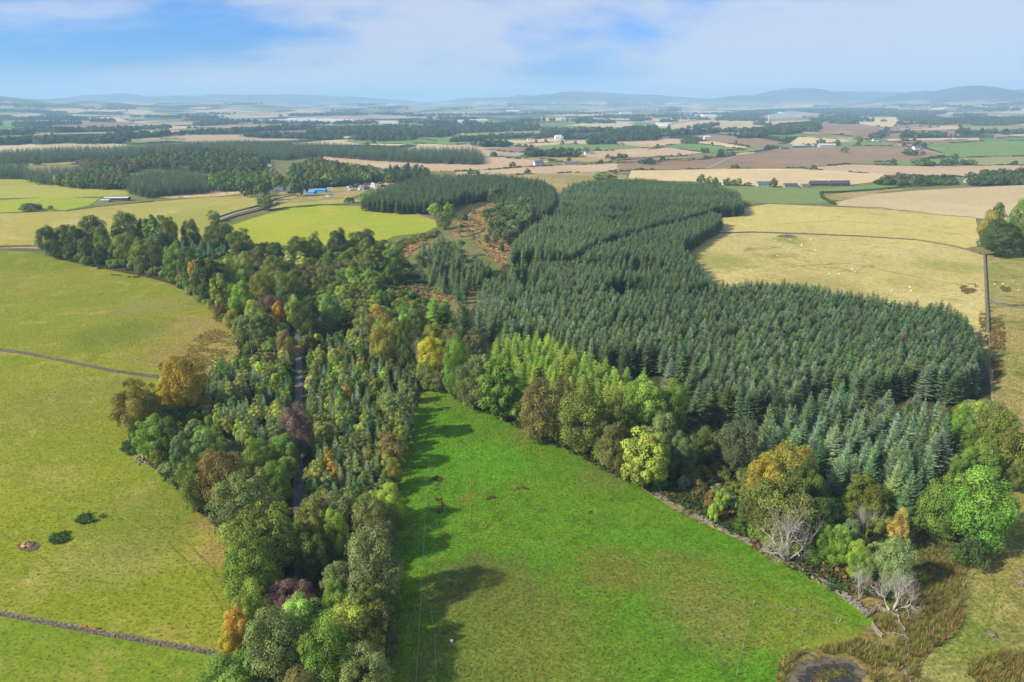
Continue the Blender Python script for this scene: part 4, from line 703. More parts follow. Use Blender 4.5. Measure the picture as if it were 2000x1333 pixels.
 (1905, 955, 872, 62, 'dome', 'mid', 'dense green tree right of the plantation', RE), (1868, 960, 880, 42, 'lobed', 'mid', 'green tree touching the spruces', RE), (1942, 935, 818, 84, 'dome', 'olive', 'wide olive dome at the right edge', RE), (1935, 880, 792, 72, 'dome', 'olive', 'upper olive-green dome at the right edge', RE), (1868, 866, 795, 38, 'lobed', 'bright', 'bright green tree in the corner of the plantation', RE),
 (1884, 896, 827, 44, 'lobed', 'mid', 'green tree with yellow patch beside the spruces', RE), (1994, 945, 848, 54, 'dome', 'brown', 'brown tree cut by the right edge', RE), (1975, 962, 903, 40, 'lobed', 'olive', 'low olive tree under the right edge dome', RE),
 (1945, 502, 430, 70, 'dome', 'deep', 'big dark round tree by the upper wall corner', RE), (1932, 486, 408, 50, 'lobed', 'bgold', 'golden-olive tree behind the dark round tree', RE), (1933, 486, 394, 18, 'pine', 'pine', 'small pine top poking above the golden-olive tree', RE), (1976, 490, 387, 38, 'lobed', 'bright', 'tall light green tree at the right edge', RE), (1997, 500, 404, 44, 'dome', 'olive', 'olive tree cut by the right edge above the wall', RE),
 # south part of the left wood
 (366, 812, 697, 80, 'dome', 'gold', 'golden tree in the left pasture corner', NW), (275, 840, 744, 86, 'dome', 'bgold', 'brown-gold tree standing out into the left pasture', NW), (340, 800, 735, 46, 'lobed', 'gold', 'lower golden tree between the two golden trees', NW), (306, 892, 813, 64, 'lobed', 'mid', 'dark green tree under the brown-gold tree', NW), (340, 892, 818, 44, 'lobed', 'dark', 'dark tree right of the green one', NW),
 (362, 925, 847, 42, 'lobed', 'bluegr', 'blue-green tree at the rubble pile', NW), (408, 915, 838, 56, 'lobed', (.085, .13, .034), 'pale green tree behind the rubble pile', NW), (440, 1000, 878, 90, 'dome', 'russet', 'large reddish-brown dome beside the left pasture', NW), (388, 1000, 893, 56, 'dome', 'olive', 'olive tree left of the reddish-brown dome', NW), (486, 1050, 932, 114, 'dome', 'grey', 'wide grey-green tree with yellowing tips', NW),
 (545, 985, 903, 58, 'lobed', 'mid', 'green tree left of the lane', NW), (522, 1130, 988, 142, 'dome', 'olive', 'largest olive tree left of the lane', NW), (498, 1178, 1058, 104, 'dome', 'mid', 'leafy green tree below the largest olive one', NW), (497, 1225, 1144, 62, 'lobed', 'ygrn', 'yellow tree above the orange one', NW), (470, 1272, 1194, 52, 'lobed', 'orange', 'vivid orange tree at the lower wall end', NW), (455, 1298, 1238, 44, 'lobed', 'gold', 'gold tree touching the lower wall end', NW),
 (570, 1205, 1136, 92, 'dome', 'copper', 'purple copper tree at the lower lane', NW), (592, 1262, 1172, 84, 'lobed', (.10, .17, .035), 'pale bright green tree below the copper tree', NW), (545, 1326, 1190, 114, 'dome', 'grey', 'large weeping grey-green tree at the bottom', NW), (693, 1296, 1186, 122, 'lobed', 'ygrn', 'amber-green maple at the bottom of the wood', NW), (645, 1345, 1214, 96, 'lobed', 'mid', 'dark green maple at the bottom of the wood', NW),
 (715, 1362, 1268, 94, 'dome', 'grey', 'grey-green tree cut by the bottom edge', NW), (460, 1352, 1284, 112, 'lobed', 'mid', 'dark leafy tree at the bottom left of the wood', NW), (600, 1380, 1305, 90, 'dome', 'brown', 'brown tree at the bottom edge', NW), (735, 1180, 1038, 104, 'dome', 'grey', 'tall grey-green tree beside the bright pasture', NW), (765, 1022, 949, 52, 'lobed', 'lime', 'lime-yellow round tree at the bright pasture edge', NW),
 (660, 1105, 994, 50, 'lobed', 'lime', 'lime-yellow tree on a slim trunk right of the lane', NW), (665, 1045, 958, 74, 'thin', 'grey', 'greyish tree above the slim lime tree', NW), (625, 1050, 970, 54, 'thin', 'brown', 'grey-brown tree beside the lane', NW), (722, 1052, 963, 64, 'dome', 'grey', 'grey-green tree left of the lime-yellow round tree', NW), (618, 1125, 1028, 74, 'dome', 'dark', 'dark olive tree shading the lane', NW),
 (665, 1182, 1096, 64, 'thin', 'grey', 'thin grey tree below the slim lime tree', NW), (657, 1202, 1138, 44, 'lobed', 'mid', 'small green tree right of the lower copper tree', NW), (722, 1232, 1143, 64, 'lobed', 'dark', 'dark tree near the amber-green maple', NW), (742, 1275, 1180, 64, 'dome', 'brown', 'brown-olive tree right of the amber-green maple', NW), (766, 1215, 1154, 44, 'lobed', 'mid', 'green tree at the lower bright pasture edge', NW), (742, 1085, 1003, 74, 'dome', 'brown', 'brown-olive tree behind the tall grey-green tree', NW),
 (585, 895, 792, 60, 'dome', 'copper', 'dark purple copper tree overhanging the lane', NW), (771, 862, 770, 54, 'pine', 'pine', 'lone flat-topped pine near the bright pasture', NW), (764, 915, 843, 54, 'thin', 'russet', 'russet thin tree at the bright pasture edge', NW), (770, 952, 899, 34, 'lobed', 'bgold', 'small gold tree at the bright pasture edge', NW), (560, 912, 853, 54, 'lobed', 'mid', 'green tree left of the copper tree by the lane', NW), (506, 930, 863, 54, 'lobed', 'mid', 'green tree above the wide grey-green tree', NW),
 (795, 850, 790, 36, 'thin', 'grey', 'thin grey tree overhanging the bright pasture', NW), (562, 712, 648, 34, 'lobed', 'russet', 'orange-brown tree at the lane bend', NW), (540, 1030, 970, 50, 'lobed', 'ygrn', 'yellowing tree left of the lane below the copper tree', NW),
 # pines
 (478, 697, 622, 30, 'pine', 'pine', 'leftmost tall pine at the rushy corner', 'tall pines at the rushy corner'), (494, 704, 613, 34, 'pine', 'pine', 'second tall pine at the rushy corner', 'tall pines at the rushy corner'), (508, 706, 616, 32, 'pine', 'pine', 'third tall pine at the rushy corner', 'tall pines at the rushy corner'), (522, 706, 611, 36, 'pine', 'pine', 'fourth and tallest pine at the rushy corner', 'tall pines at the rushy corner'), (538, 700, 618, 34, 'pine', 'bgold', 'rightmost yellowing pine at the rushy corner', 'tall pines at the rushy corner'),
 (962, 405, 368, 13, 'pine', 'pine', 'left of three pines in the upper clearing', 'pines in the upper clearing'), (969, 406, 364, 15, 'pine', 'pine', 'middle of three pines in the upper clearing', 'pines in the upper clearing'), (976, 405, 367, 13, 'pine', 'pine', 'right of three pines in the upper clearing', 'pines in the upper clearing'),
 # clearing edge
 (850, 425, 397, 26, 'lobed', 'ygrn', 'light green tree at the tip of the yellow-green field', None), (878, 428, 396, 24, 'lobed', 'mid', 'green tree right of the light green field-tip tree', None), (868, 448, 413, 30, 'dome', 'olive', 'dark olive tree at the tip of the yellow-green field', None), (925, 420, 406, 13, 'youngspruce', 'bluegr', 'lone small conifer in the upper clearing', None), (905, 432, 418, 18, 'bush', 'dark', 'dark bush in the upper clearing', None), (900, 455, 430, 16, 'youngspruce', 'bluegr', 'small conifer in the middle of the upper clearing', None),
 # isolated in the left fields
 (519, 411, 380, 30, 'lobed', 'olive', 'rounded tree beside the farm lane', None), (418, 433, 411, 24, 'lobed', 'grey', 'lone tree at the foot of the farm lane', None), (62, 411, 398, 34, 'bush', 'deep', 'dark thicket in the far left paddock', None), (100, 410, 402, 10, 'bush', 'olive', 'small bush right of the dark thicket', None), (683, 398, 386, 20, 'bush', 'dark', 'dark bush at the corner of the yellow-green field', None), (712, 400, 375, 20, 'lobed', 'lime', 'lime-green tree at the tip of the far conifer wood', None),
]
for t in T: tree(*t[:7], t[7])

# dead trees with bare silver branches
def dead(u, v, top, w, seed, label, multi=1, splay=0.0):
    x, y, z, H, W = tree_size(u, v, top, w); a, b = dead_mesh(seed, 12, 10, multi, splay)
    co = np.empty(len(b.vertices) * 3); b.vertices.foreach_get('co', co); co = co.reshape(-1, 3); h0 = co[:, 2].max(); w0 = max(np.ptp(co[:, 0]), 1)
    r_ = empty('dead_tree', (x, y, z - 0.1), 0.0, (1.35 * W / w0, 1.35 * W / w0, 1.25 * H / h0)); link('trunk', a, r_); link('branches', b, r_); tag(r_, label, 'tree', 'bare dead trees')
dead(1538, 1096, 985, 112, 4, 'large bare silver dead tree on the ruined wall', 5, .75); dead(1690, 1050, 984, 54, 8, 'smaller bare dead tree under the round olive oak', 3, .5); dead(1741, 1196, 1108, 78, 5, 'gnarled grey dead tree beside the rail fence', 4, .6); dead(1680, 1172, 1085, 46, 12, 'cluster of bare pale stems by the bracken', 4)
dead(816, 735, 650, 22, 15, 'slim bare trunk between the golden and yellow trees', 2); dead(607, 672, 632, 10, 22, 'thin bare snag behind the lane bend')

# ------------------------------------------------------------------ woods by stand: planted trees one could count, then the mass behind them
def stand(poly, spacing, ch, kinds, wts, hr, wr, cols, seed, ang=0.0, jit=0.27, keep=1.0, cwts=None):
    wp = wpoly(poly, ch, 20); p = scatter(wp, spacing, jit, ang, keep, seed); p = p[lane_dist(p[:, 0], p[:, 1]) > 2.9] if len(p) else p; r = np.random.default_rng(seed + 5); n = len(p)
    k = r.choice(kinds, n, p=np.array(wts, float) / sum(wts)); H = r.uniform(*hr, n); W = r.uniform(*wr, n)
    return p[:, 0], p[:, 1], hgt(p[:, 0], p[:, 1]), H, W, k, tints(n, cols, cwts, seed)
def cat_(*s): return [np.concatenate([q[i] for q in s]) for i in range(7)]
# spruce plantation in four compartments, rides between them
b1 = stand([(1098, 362), (1150, 350), (1250, 348), (1340, 354), (1400, 361), (1445, 378), (1452, 400), (1400, 402), (1385, 406), (1270, 436), (1160, 468), (1120, 492), (1050, 500), (1000, 492), (1002, 470), (1050, 430), (1092, 400)], 3.05, 11, ['spruce'], [1], (10.5, 13), (5.3, 6.7), ['spruce', (.058, .086, .026)], 1, 0.5)
b2 = stand([(1165, 478), (1270, 444), (1388, 412), (1408, 415), (1408, 428), (1345, 462), (1330, 480), (1362, 505), (1378, 530), (1400, 556), (1430, 545), (1300, 560), (1200, 560), (1050, 560), (950, 570), (945, 545), (1000, 520), (1120, 505)], 3.05, 11.5, ['spruce'], [1], (11, 13.5), (5.3, 6.7), ['spruce', (.050, .072, .026)], 2, 0.5)
b3 = stand([(945, 572), (1050, 564), (1200, 564), (1300, 564), (1420, 560), (1432, 545), (1560, 545), (1650, 565), (1750, 582), (1850, 590), (1892, 612), (1912, 650), (1915, 700), (1900, 725), (1850, 730), (1790, 715), (1700, 735), (1600, 725), (1540, 770), (1480, 775), (1400, 760), (1310, 735), (1290, 690), (1265, 672), (1240, 690), (1150, 665), (1060, 640), (985, 630), (955, 600)], 3.1, 12.5, ['spruce'], [1], (11.5, 14.5), (5.6, 7.1), ['spruce', 'silver', (.054, .078, .028)], 3, 0.5, cwts=[3, 1.3, 3])
b4 = stand([(1500, 800), (1560, 775), (1640, 752), (1720, 765), (1800, 762), (1848, 790), (1858, 850), (1850, 900), (1800, 925), (1720, 915), (1640, 890), (1590, 860), (1500, 840)], 5.0, 15, ['spruce', 'widespruce'], [1, 3], (14, 18), (5.6, 8.0), ['silver', 'spruce', (.070, .096, .038)], 4, 0.5, jit=0.4, cwts=[3, 1, 2])
X, Y, Z, H, W, K, TI = cat_(b1, b2, b3, b4)
n1 = len(b1[0]) + len(b2[0]) + len(b3[0])
gap = (vnoise(X, Y, 34, 2) < 0.272) & (np.arange(len(X)) < n1) & (rng.random(len(X)) < 0.85)
lum = 0.82 + 0.45 * vnoise(X, Y, 55, 5); H = H * (0.86 + 0.28 * vnoise(X, Y, 41, 1)); W = W * rng.uniform(.82, 1.15, len(X)); TI = TI * lum[:, None]; dd_ = rng.random(len(X)) < .006; TI[dd_] = np.array([.085, .068, .036])
ok = ~gap; X, Y, Z, H, W, K, TI = [q[ok] for q in (X, Y, Z, H, W, K, TI)]
dep = depth(X, Y, Z); order = np.argsort(dep); first = order[:210]; rest = order[210:]
TH = dict(zip(first, thirds(X[first], Y[first])))
for i in first: put_tree(str(K[i]), X[i], Y[i], Z[i], H[i], W[i], tuple(TI[i]), ('silvery' if TI[i][2] > 0.048 else 'dark green') + ' spruce at the ' + TH[i] + ' of the plantation spruces', 'near spruces of the plantation', jitter=0.0)
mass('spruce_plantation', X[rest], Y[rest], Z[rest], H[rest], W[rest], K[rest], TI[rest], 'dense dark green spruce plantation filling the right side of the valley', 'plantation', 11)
print('spruces', len(X))
# larches behind the pasture edge
x, y, z, h, w, k, ti = stand([(955, 668), (1010, 652), (1060, 648), (1140, 688), (1200, 708), (1250, 722), (1310, 752), (1300, 780), (1240, 770), (1170, 760), (1100, 735), (1010, 715), (960, 700)], 4.4, 13, ['larch'], [1], (12.5, 16), (5.0, 6.6), ['larch', (.098, .142, .024), (.112, .142, .022)], 21, 0.2)
th = thirds(x, y)
for i in range(len(x)): put_tree('larch', x[i], y[i], z[i], h[i], w[i], tuple(ti[i]), tone(ti[i]) + ' larch at the ' + th[i] + ' of the larch block', 'larches behind the pasture edge', jitter=0)
# young mixed planting on both sides of the lane
YP = []
for side, poly, sd in (('left', [(425, 700), (470, 695), (560, 700), (572, 730), (574, 800), (570, 850), (530, 865), (470, 870), (440, 840), (405, 800), (400, 745)], 31), ('right', [(600, 700), (640, 660), (700, 650), (740, 690), (800, 735), (815, 760), (805, 800), (790, 850), (770, 900), (758, 960), (700, 975), (640, 965), (602, 960), (602, 850)], 33)):
    YP.append(poly); x, y, z, h, w, k, ti = stand(poly, 3.7, 4.5, ['birch', 'youngspruce', 'lobed'], [5, 4.6, .5], (6, 9.8), (2.7, 3.9), ['spruce'], sd, 0.3, 0.48)
    bt = tints(len(x), ['birch', 'ygrn', 'bfall', 'grey', 'mid', 'bluegr'], [3, 2, .35, 4, 2, 2], sd + 1); st = tints(len(x), ['bluegr', 'spruce', 'silver', 'grey'], [2, 2, 2, 1], sd + 2)
    th = thirds(x, y)
    for i in range(len(x)):
        kk = str(k[i]); lab = {'birch': tone(bt[i]) + ' young birch', 'youngspruce': 'young dark conifer', 'bush': tone(bt[i]) + ' low bush', 'lobed': tone(bt[i]) + ' young bushy broadleaf'}[kk] + ' at the ' + th[i] + ', ' + side + ' of the lane'
        put_tree(kk, x[i], y[i], z[i], h[i] * (0.5 if kk == 'bush' else (0.95 if kk != 'lobed' else 1.0)), w[i] * (1.0 if kk != 'lobed' else 1.35), tuple(st[i] if kk == 'youngspruce' else bt[i]), lab, 'young mixed planting %s of the lane' % side, jitter=0)
# pale green thicket in the middle of the wood and filler trees
for nm, poly, sp_, kinds, wts, hr, wr, cols, lab, grp, sd in (
    ('thicket', [(620, 560), (650, 530), (700, 520), (740, 545), (745, 575), (725, 600), (690, 620), (640, 615), (615, 590)], 6.5, ['lobed', 'birch', 'column'], [4, 2, 1], (8, 11), (6, 8.5), ['mid', 'ygrn', 'grey', 'olive'], 'light tree in the thicket above the golden tree', 'light green thicket', 41),
    ('filler', [(500, 520), (560, 515), (640, 500), (720, 505), (760, 520), (740, 540), (650, 530), (600, 560), (540, 560)], 8.5, ['lobed', 'dome'], [1, 1], (8, 12), (7, 10), ['olive', 'brown', 'dark', 'mid'], 'olive tree in the crowded upper wood', 'crowded upper wood', 42),
    ('spruces', [(818, 480), (860, 462), (900, 475), (912, 505), (950, 505), (958, 525), (930, 550), (900, 570), (868, 552), (832, 540), (815, 515)], 6.2, ['spruce', 'youngspruce', 'pine'], [5, 3, 1], (8, 12), (4.5, 6), ['bluegr', 'spruce', 'pine'], 'blue-green conifer in the loose stand beside the plantation', 'loose conifers left of the plantation', 43),
    ('pines', [(948, 420), (985, 405), (1035, 395), (1040, 425), (1030, 450), (1000, 468), (975, 470), (955, 450)], 7.4, ['pine', 'larch'], [5, 2], (12, 15), (5.5, 7), ['pine', 'bluegr', 'dark'], 'bare-stemmed conifer in the stand by the bracken clearing', 'pines right of the bracken clearing', 44),
    ('regen', [(890, 460), (905, 436), (930, 420), (960, 410), (960, 430), (985, 470), (995, 505), (960, 500), (935, 470)], 13.0, ['youngspruce', 'bush', 'pine'], [4, 2, 1], (3, 6.5), (2.4, 4), ['bluegr', 'spruce', 'mid'], 'small conifer scattered in the bracken clearing', 'small conifers in the bracken clearing', 52),
    ('belt', [(322, 468), (360, 462), (440, 460), (450, 478), (420, 495), (360, 490)], 6.0, ['spruce'], [1], (9, 12), (4.5, 5.5), ['bluegr', (.05, .09, .04)], 'green spruce inside the shelterbelt', 'spruces inside the shelterbelt', 45),
    ('mid', [(770, 590), (830, 585), (880, 600), (900, 630), (840, 625), (800, 660), (745, 600)], 8.0, ['lobed', 'larch', 'thin', 'dome'], [2, 2, 1, 1], (8, 11), (6, 8), ['mid', 'olive', 'dark', 'larch', 'brown'], 'mixed tree between golden tree and middle bracken', 'mixed trees below the middle bracken', 46),
    ('hedge', [(762, 480), (800, 465), (840, 455), (858, 448), (850, 462), (800, 478), (775, 490)], 4.5, ['bush'], [1], (2, 3.2), (4, 6), ['olive', 'mid', 'brown'], 'gorse bush on the bank below the yellow-green field', 'gorse on the field bank', 47),
    ('low', [(600, 985), (650, 980), (740, 985), (740, 1010), (660, 1030), (605, 1040)], 6.5, ['thin', 'lobed', 'dome'], [2, 2, 1], (8, 11), (6, 8), ['grey', 'olive', 'brown', 'mid'], 'grey-green tree in the crowd right of the lane', 'crowded trees right of the lane', 48),
    ('under', [(420, 880), (560, 880), (565, 930), (500, 935), (430, 900)], 7.5, ['lobed', 'thin'], [3, 1], (6, 9), (5, 7), ['olive', 'mid', 'brown', 'bfall'], 'small tree in the crowd above the reddish-brown dome', 'crowded trees left of the lane', 49),
    ('south', [(610, 1070), (700, 1080), (720, 1140), (700, 1210), (620, 1180), (600, 1120)], 7.5, ['lobed', 'dome'], [2, 1], (7, 11), (6, 9), ['olive', 'dark', 'grey', 'mid'], 'dark tree in the crowd between lane and pasture', 'crowded lower wood', 50)):
    x, y, z, h, w, k, ti = stand(poly, sp_, 8 if nm not in ('hedge', 'regen') else 1, kinds, wts, hr, wr, cols, sd, 0.4, 0.42)
    th = thirds(x, y)
    for i in range(len(x)): put_tree(str(k[i]), x[i], y[i], z[i], h[i], w[i], tuple(ti[i]), ' '.join((tone(ti[i]).replace(' ', '-') + ' ' + lab.split(' ', 1)[1] + ', ' + th[i].replace(' of the', ' of')).split()[:16]), grp, jitter=0)
# low understorey that closes the gaps under and between the crowns
UX = []
for poly, sd in (([(90, 500), (150, 514), (250, 528), (330, 548), (395, 592), (450, 645), (475, 690), (430, 735), (330, 790), (250, 830), (265, 890), (330, 930), (400, 985), (470, 1060), (490, 1180), (460, 1280), (430, 1345), (760, 1345), (760, 1180), (765, 1050), (770, 950), (790, 860), (815, 775), (880, 770), (880, 690), (900, 640), (830, 600), (760, 560), (780, 480), (700, 480), (600, 490), (450, 480), (300, 480), (100, 485)], 91), ([(890, 780), (1010, 828), (1130, 880), (1240, 938), (1290, 960), (1330, 900), (1310, 800), (1200, 760), (1000, 700), (900, 700)], 92), ([(1470, 1050), (1560, 1095), (1640, 1130), (1740, 1130), (1780, 1020), (1860, 1040), (1960, 940), (1980, 860), (1930, 800), (1870, 800), (1870, 900), (1800, 960), (1700, 990), (1560, 940), (1480, 900)], 93)):
    UX.append(scatter(wpoly(poly), 4.2, .48, .3, .85, sd))
UX = np.concatenate(UX)
for pl in YP: UX = UX[~pip(UX[:, 0], UX[:, 1], wpoly(pl))]
UX = UX[lane_dist(UX[:, 0], UX[:, 1]) > 3.6]; br = wpoly(next(f for f in FIELDS if f[5 - 1] and 'middle of the wood' in f[4])[1]); UX = UX[~pip(UX[:, 0], UX[:, 1], br)]; nu = len(UX); ru_ = np.random.default_rng(94)
mass('understorey', UX[:, 0], UX[:, 1], hgt(UX[:, 0], UX[:, 1]), ru_.uniform(2.2, 5.5, nu), ru_.uniform(3.5, 6.5, nu), np.array(['bush'] * nu), tints(nu, ['olive', 'dark', 'mid', 'brown', 'grey', 'ygrn'], [4, 2, 4, 1, 3, 2], 95, .2), 'bushy understorey filling the gaps between the trees', None, 96)
# scrub in the glade
x, y, z, h, w, k, ti = stand([(1330, 880), (1380, 850), (1450, 870), (1480, 930), (1460, 1000), (1420, 1015), (1350, 975), (1310, 930)], 5.0, 0, ['bush', 'thin'], [6, 1], (1.6, 4.0), (2.5, 5), ['dark', 'grey', 'brown', 'olive', 'russet'], 51, 0.2, 0.48, 0.75)
for i in range(len(x)): put_tree(str(k[i]), x[i], y[i], z[i], h[i] * (1.5 if k[i] == 'thin' else 1), w[i], tuple(ti[i]), 'scrub bush in the rough glade left of the golden oak', 'scrub in the glade', name='bush', cat='bush', jitter=0)
# far conifer wood and the other distant woods, each one mass
def wood(name, poly, sp_, ch, kinds, wts, hr, wr, cols, label, sd, keep=1.0):
    x, y, z, h, w, k, ti = stand(poly, sp_, ch, kinds, wts, hr, wr, cols, sd, 0.3, 0.4, keep); ti = ti * np.where(k == 'farbroad', .68, .95)[:, None]; mass(name, x, y, z, h, w, k, ti, label, 'wood', sd); return len(x)  # far broadleaf tint darkened to stand for self-shadow its coarse crowns lack
nt_ = 0
nt_ += wood('conifer_wood', [(707, 390), (745, 366), (830, 344), (960, 340), (1060, 350), (1085, 368), (1083, 395), (1050, 418), (1005, 398), (985, 392), (950, 372), (900, 378), (855, 396), (780, 396)], 4.2, 11, ['spruce'], [1], (11, 15), (5, 6.5), ['spruce', (.044, .064, .022), (.052, .078, .024)], 'dark conifer wood on the rise beyond the yellow-green field', 61)
nt_ += wood('conifer_wood', [(245, 345), (290, 331), (350, 328), (400, 340), (405, 362), (330, 366), (290, 370), (250, 362)], 5.5, 10, ['farspruce'], [1], (12, 15), (6.5, 8), ['spruce', 'deep'], 'square dark conifer block above the orange heath', 62)
nt_ += wood('broadleaf_wood', [(110, 352), (180, 334), (250, 336), (248, 358), (200, 360), (120, 356)], 8, 7, ['farbroad'], [1], (9, 13), (9, 12), ['mid', 'olive', 'brown', 'ygrn'], 'mixed autumn wood left of the square conifer block', 63)
nt_ += wood('conifer_wood', [(-250, 318), (0, 319), (45, 319), (60, 328), (170, 320), (175, 328), (125, 343), (75, 343), (45, 333), (-250, 333)], 7, 12, ['farspruce'], [1], (13, 16), (7, 9), ['deep', 'spruce'], 'dark conifer row at the far left edge', 64)
nt_ += wood('broadleaf_wood', [(405, 345), (470, 340), (540, 338), (545, 358), (480, 362), (415, 364)], 8, 7, ['farbroad'], [1], (9, 13), (8, 11), ['mid', 'ygrn', 'mid'], 'light green wood between the square block and the farmyard', 65)
nt_ += wood('mixed_wood', [(562, 332), (610, 312), (640, 319), (730, 332), (745, 344), (700, 350), (650, 354), (585, 358)], 8, 8, ['farbroad', 'farspruce'], [2, 1], (10, 14), (8, 11), ['mid', 'dark', 'ygrn', 'spruce'], 'mixed wood just behind the farmyard', 66)
nt_ += wood('broadleaf_wood', [(220, 312), (300, 304), (400, 293), (470, 297), (525, 309), (515, 324), (430, 335), (340, 325), (260, 318)], 9, 7, ['farbroad', 'farspruce'], [5, 1], (9, 13), (9, 12), ['dark', 'olive', 'dark', 'mid'], 'scattered dark wood with small glades in the left distance', 67, 0.75)
nt_ += wood('broadleaf_wood', [(155, 316), (280, 316), (262, 329), (170, 327)], 9, 7, ['farbroad'], [1], (9, 12), (9, 12), ['brown', 'russet', 'olive'], 'brown autumn wood in the left distance', 68)
nt_ += wood('conifer_wood', [(-250, 297), (0, 294), (100, 288), (240, 284), (380, 277), (480, 274), (560, 277), (600, 288), (608, 294), (550, 300), (460, 290), (380, 288), (250, 297), (120, 303), (0, 307), (-250, 312)], 9, 13, ['farspruce'], [1], (15, 18), (9, 11), ['deep', 'spruce'], 'long dark conifer belt across the left distance', 69)
nt_ += wood('conifer_wood', [(522, 278), (620, 277), (700, 283), (790, 286), (880, 286), (930, 288), (946, 299), (940, 307), (800, 304), (720, 300), (610, 292), (550, 285)], 9, 13, ['farspruce'], [1], (14, 17), (9, 11), ['deep', 'spruce'], 'long dark conifer belt behind the pinkish stubble field', 70)
nt_ += wood('conifer_wood', [(745, 332), (800, 321), (838, 328), (832, 338), (765, 340)], 7, 11, ['farspruce', 'farbroad'], [3, 1], (11, 15), (7, 9), ['spruce', 'dark'], 'small dark wood between farmyard and stubble field', 71)
nt_ += wood('conifer_wood', [(600, 250), (700, 246), (800, 244), (960, 239), (1052, 241), (1052, 249), (900, 254), (860, 261), (700, 258), (600, 257)], 14, 13, ['farspruce', 'farbroad'], [3, 1], (14, 18), (12, 15), ['deep', 'spruce', 'dark'], 'dark forest band in the centre distance', 72)
nt_ += wood('broadleaf_wood', [(1186, 256), (1240, 247), (1282, 249), (1286, 266), (1240, 268), (1190, 269)], 12, 12, ['farbroad', 'farspruce'], [1, 1], (13, 18), (11, 14), ['deep', 'dark'], 'dark copse in the centre-right distance', 73)
nt_ += wood('broadleaf_wood', [(1450, 255), (1530, 243), (1590, 237), (1604, 248), (1560, 252), (1500, 257), (1452, 261)], 13, 10, ['farbroad'], [1], (12, 16), (11, 14), ['deep', 'dark', 'olive'], 'dark trees around the hilltop hamlet', 74)
nt_ += wood('broadleaf_wood', [(1710, 353), (1770, 346), (1860, 348), (1868, 357), (1790, 359), (1715, 358)], 6, 3, ['farbroad'], [1], (4, 8), (6, 9), ['dark', 'deep', 'mid'], 'dark thicket right of the row of cottages', 75)
nt_ += wood('broadleaf_wood', [(1890, 352), (1940, 342), (2000, 335), (2300, 325), (2300, 345), (2000, 355), (1900, 358)], 7, 4, ['farbroad'], [1], (6, 10), (7, 10), ['dark', 'deep', 'olive'], 'dark tree belt at the right behind the pale stubble', 76)
nt_ += wood('conifer_wood', [(1420, 222), (1500, 214), (1600, 212), (1720, 214), (1850, 218), (1790, 226), (1640, 222), (1540, 215), (1470, 228), (1400, 232)], 26, 12, ['farbroad', 'farspruce'], [1, 1], (14, 18), (22, 28), ['deep', 'spruce'], 'blue-green forest under the right-hand hills', 77)
nt_ += wood('conifer_wood', [(1830, 232), (1900, 229), (2300, 222), (2300, 234), (1900, 238), (1840, 238)], 20, 12, ['farbroad', 'farspruce'], [1, 1], (13, 17), (16, 20), ['deep', 'dark'], 'dark forest strip at the right horizon', 78)
# belts and hedgerow trees of the far country: countless, one mass
bx = []; by = []
def belt(pts, wd, n, seed):
    p = dense(pts, 6, False); x, y = unproj(p[:, 0], p[:, 1]); r = np.random.default_rng(seed); i = r.uniform(0, len(x) - 1.001, n); a = i.astype(int); f = i - a
    bx.append(x[a] * (1 - f) + x[a + 1] * f + r.normal(0, wd, n)); by.append(y[a] * (1 - f) + y[a + 1] * f + r.normal(0, wd, n))
for q, (pts, wd, n) in enumerate([([(40, 245), (80, 256), (130, 259)], 22, 130), ([(130, 259), (220, 257), (330, 251)], 14, 170), ([(-60, 266), (0, 264), (58, 262)], 25, 130), ([(-100, 283), (0, 281), (120, 278), (238, 279)], 22, 330), ([(225, 270), (300, 267), (360, 264)], 14, 110), ([(55, 235), (120, 232)], 25, 90), ([(165, 223), (235, 225)], 30, 110), ([(148, 235), (166, 236)], 15, 30), ([(180, 238), (222, 239)], 12, 40),
    ([(-100, 220), (0, 218), (130, 222)], 30, 160), ([(380, 264), (480, 257), (590, 252)], 22, 220), ([(480, 268), (560, 270), (650, 273)], 14, 130), ([(270, 230), (360, 232)], 25, 80), ([(380, 236), (440, 240), (400, 246)], 30, 120), ([(640, 262), (695, 262)], 16, 60), ([(700, 274), (760, 276), (800, 274)], 14, 60), ([(1088, 259), (1190, 257)], 18, 80), ([(955, 272), (1020, 269), (1062, 271)], 10, 70), ([(892, 278), (940, 275)], 10, 60), ([(1032, 305), (1112, 307)], 5, 60), ([(930, 287), (990, 286)], 8, 40),
    ([(1060, 268), (1100, 262)], 16, 60), ([(1100, 275), (1200, 268), (1290, 265)], 6, 90), ([(1290, 262), (1400, 260), (1450, 258)], 12, 130), ([(1358, 252), (1400, 246)], 14, 50), ([(1765, 270), (1840, 269)], 7, 50), ([(1880, 262), (1960, 263), (2050, 258)], 10, 90), ([(1920, 247), (2050, 238)], 16, 90), ([(1782, 229), (1832, 233)], 14, 70), ([(1150, 283), (1195, 282)], 5, 26), ([(1260, 270), (1330, 263)], 8, 60), ([(1520, 264), (1560, 260)], 8, 40), ([(1440, 270), (1490, 268)], 10, 44), ([(1700, 270), (1730, 268)], 5, 10), ([(1590, 240), (1605, 240)], 10, 14), ([(1180, 232), (1300, 228), (1390, 226)], 40, 160), ([(560, 228), (700, 225), (800, 224)], 40, 180), ([(800, 228), (960, 226), (1080, 224)], 40, 220)]): belt(pts, wd, n, 200 + q)
rb = np.random.default_rng(77)
for q in range(80):
    v = rb.uniform(204, 246); u = rb.uniform(-150, 2150); l = rb.uniform(15, 90); belt([(u, v), (u + l, v + rb.uniform(-1.5, 1.5))], (246 - v) * 1.3 + 8, int(rb.uniform(20, 60)), 300 + q)
